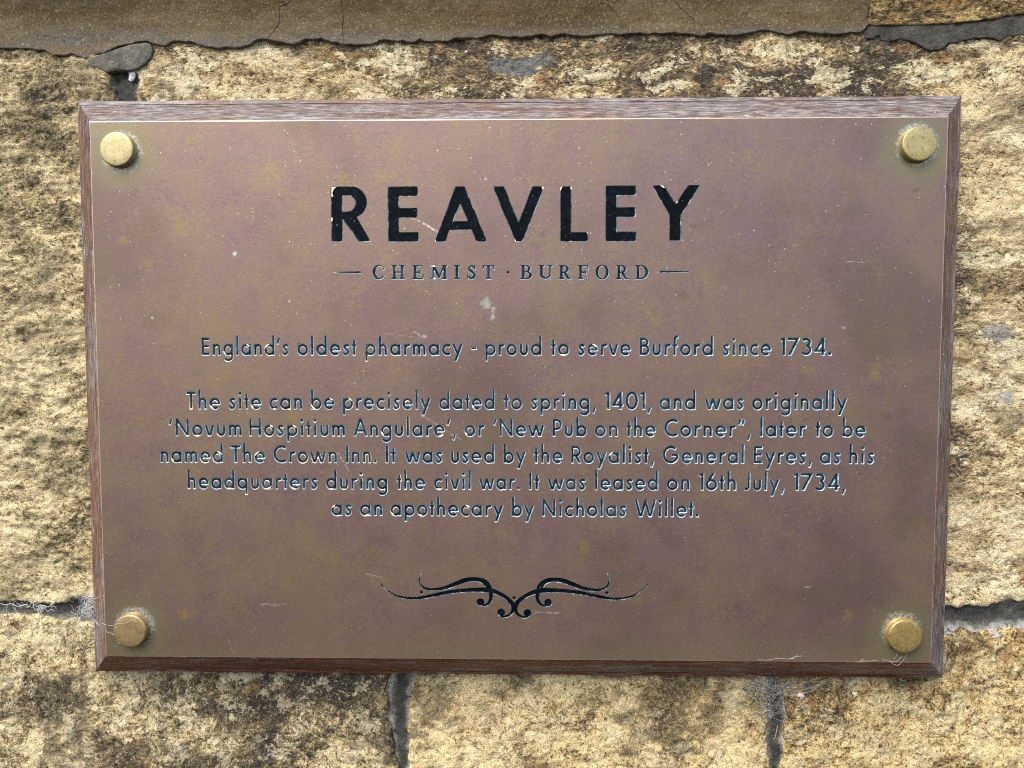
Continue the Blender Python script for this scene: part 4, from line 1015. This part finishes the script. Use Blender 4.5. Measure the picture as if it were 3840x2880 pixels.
for lab, segs in (('loose curled thread below the bottom right cap on the brass', (((3305, 2470, -.0005), (3345, 2480, -.0005), .0005), ((3338, 2479, -.0005), (3345, 2486, -.0005), .0), ((3343, 2486, -.0006), (3403, 2450, -.0005), .0035), ((3343, 2484, -.0005), (3385, 2460, -.0005), .001), ((3355, 2472, -.0005), (3362, 2447, -.0006), 0))),
                  ('pale thread with a forked end along the lower brass edge', (((2840, 2474, -.0004), (2985, 2467, -.0004), .0003), ((2960, 2468, -.0004), (3005, 2458, -.0004), .0002), ((2985, 2465, -.0004), (2992, 2456, -.0004), 0))),
                  ('short zigzag thread just left of the curled one on the brass edge', (((3205, 2482, -.0004), (3290, 2476, -.0004), .0002), ((3222, 2480, -.0004), (3240, 2472, -.0004), 0))),
                  ('tiny white hair on the lower right of the brass', (((3020, 2199, -.0004), (3040, 2198, -.0004), .0006),)),
                  ('single long hair hanging down the pale middle block', (((2470, 2670, YW), (2466, 2770, YW), .0, ),)),
                  ('wisp of thread under the lower rail above the middle block', (((2455, 2528, .018), (2530, 2546, YW), .001),))):
    v_, f_ = tube([(strand(q[0], q[1], q[2], .0006), .000045) for q in segs], 3)
    tag(mk('web_thread', v_, f_, MAT_WEB2), lab, 'thread', 'loose web threads')
for (a_, b_, r_, lab) in (((2917, 2720, Y0 + .0005), (2902, 2775, Y0 + .0008), .00020, 'pale straw lying in the upright joint below the cobweb'), ((2845, 2673, YW), (2890, 2661, YW), .00016, 'brown straw lying across the left edge of the cobwebbed joint')):
    v_, f_ = tube([(strand(a_, b_, .0003, .0002), r_)], 6)
    tag(mk('straw', v_, f_, MAT_STRAW), lab, 'straw', 'straws in the joint')
v_, f_ = tube([(strand((2845, 2560, YW - .001), (2890, 2610, YW - .001), -.001, .0008), .00012), (strand((2890, 2610, YW - .001), (2893, 2660, YW), .0, .0006), .00012), (strand((2893, 2660, YW), (2899, 2740, Y0 + .001), .0, .0006), .00008)], 4)
tag(mk('twig', v_, f_, plain('black twig', (.015, .013, .012), .8)), 'thin black twig hanging in the cobweb under the board', 'twig')
def flake(name, px, y, col, lab, cat, thick=.0008, grp=None):
    pts = [at(a_, b_, y) for a_, b_ in px]; n = len(pts); cen = sum(pts, Vector()) / n
    vs = [tuple(p + Vector((0, rw.uniform(-.0003, .0003), 0))) for p in pts] + [(p.x, p.y + thick, p.z) for p in pts]
    vs += [tuple(cen.lerp(p, .5) + Vector((0, -.0005 + rw.uniform(-.0004, .0004), 0))) for p in pts] + [(cen.x, cen.y - .0006, cen.z)]
    fs = []
    for i in range(n):
        j2 = (i + 1) % n
        fs += [(i, n + i, n + j2, j2), (i, j2, 2 * n + j2, 2 * n + i), (2 * n + i, 2 * n + j2, 3 * n)]
    fs.append(tuple(range(n, 2 * n)))
    return tag(mk(name, vs, fs, plain(name + ' surface', col, .7, 0, .3, 700)), lab, cat, grp)
flake('paper_flake', [(2988, 2606), (3000, 2598), (3012, 2602), (3020, 2612), (3012, 2618), (3004, 2623), (2999, 2614), (2990, 2615)], YW - .0006, (.62, .46, .43), 'tiny torn pink flake on the golden block below the cobweb', 'flake')
flake('seed_husk', [(3196, 2601), (3201, 2594), (3208, 2599), (3214, 2596), (3212, 2604), (3218, 2612), (3209, 2610), (3203, 2618), (3203, 2608)], YW - .0006, (.72, .68, .42), 'tiny pale star-shaped husk stuck below the board, bottom right', 'husk')
flake('white_chip', [(482, 266), (492, 262), (506, 262), (507, 280), (499, 296), (490, 305), (483, 300), (484, 285)], Y0 + .0008, (.80, .82, .84), 'bright white chip wedged in the joint under the mortar lump', 'chip', .003)
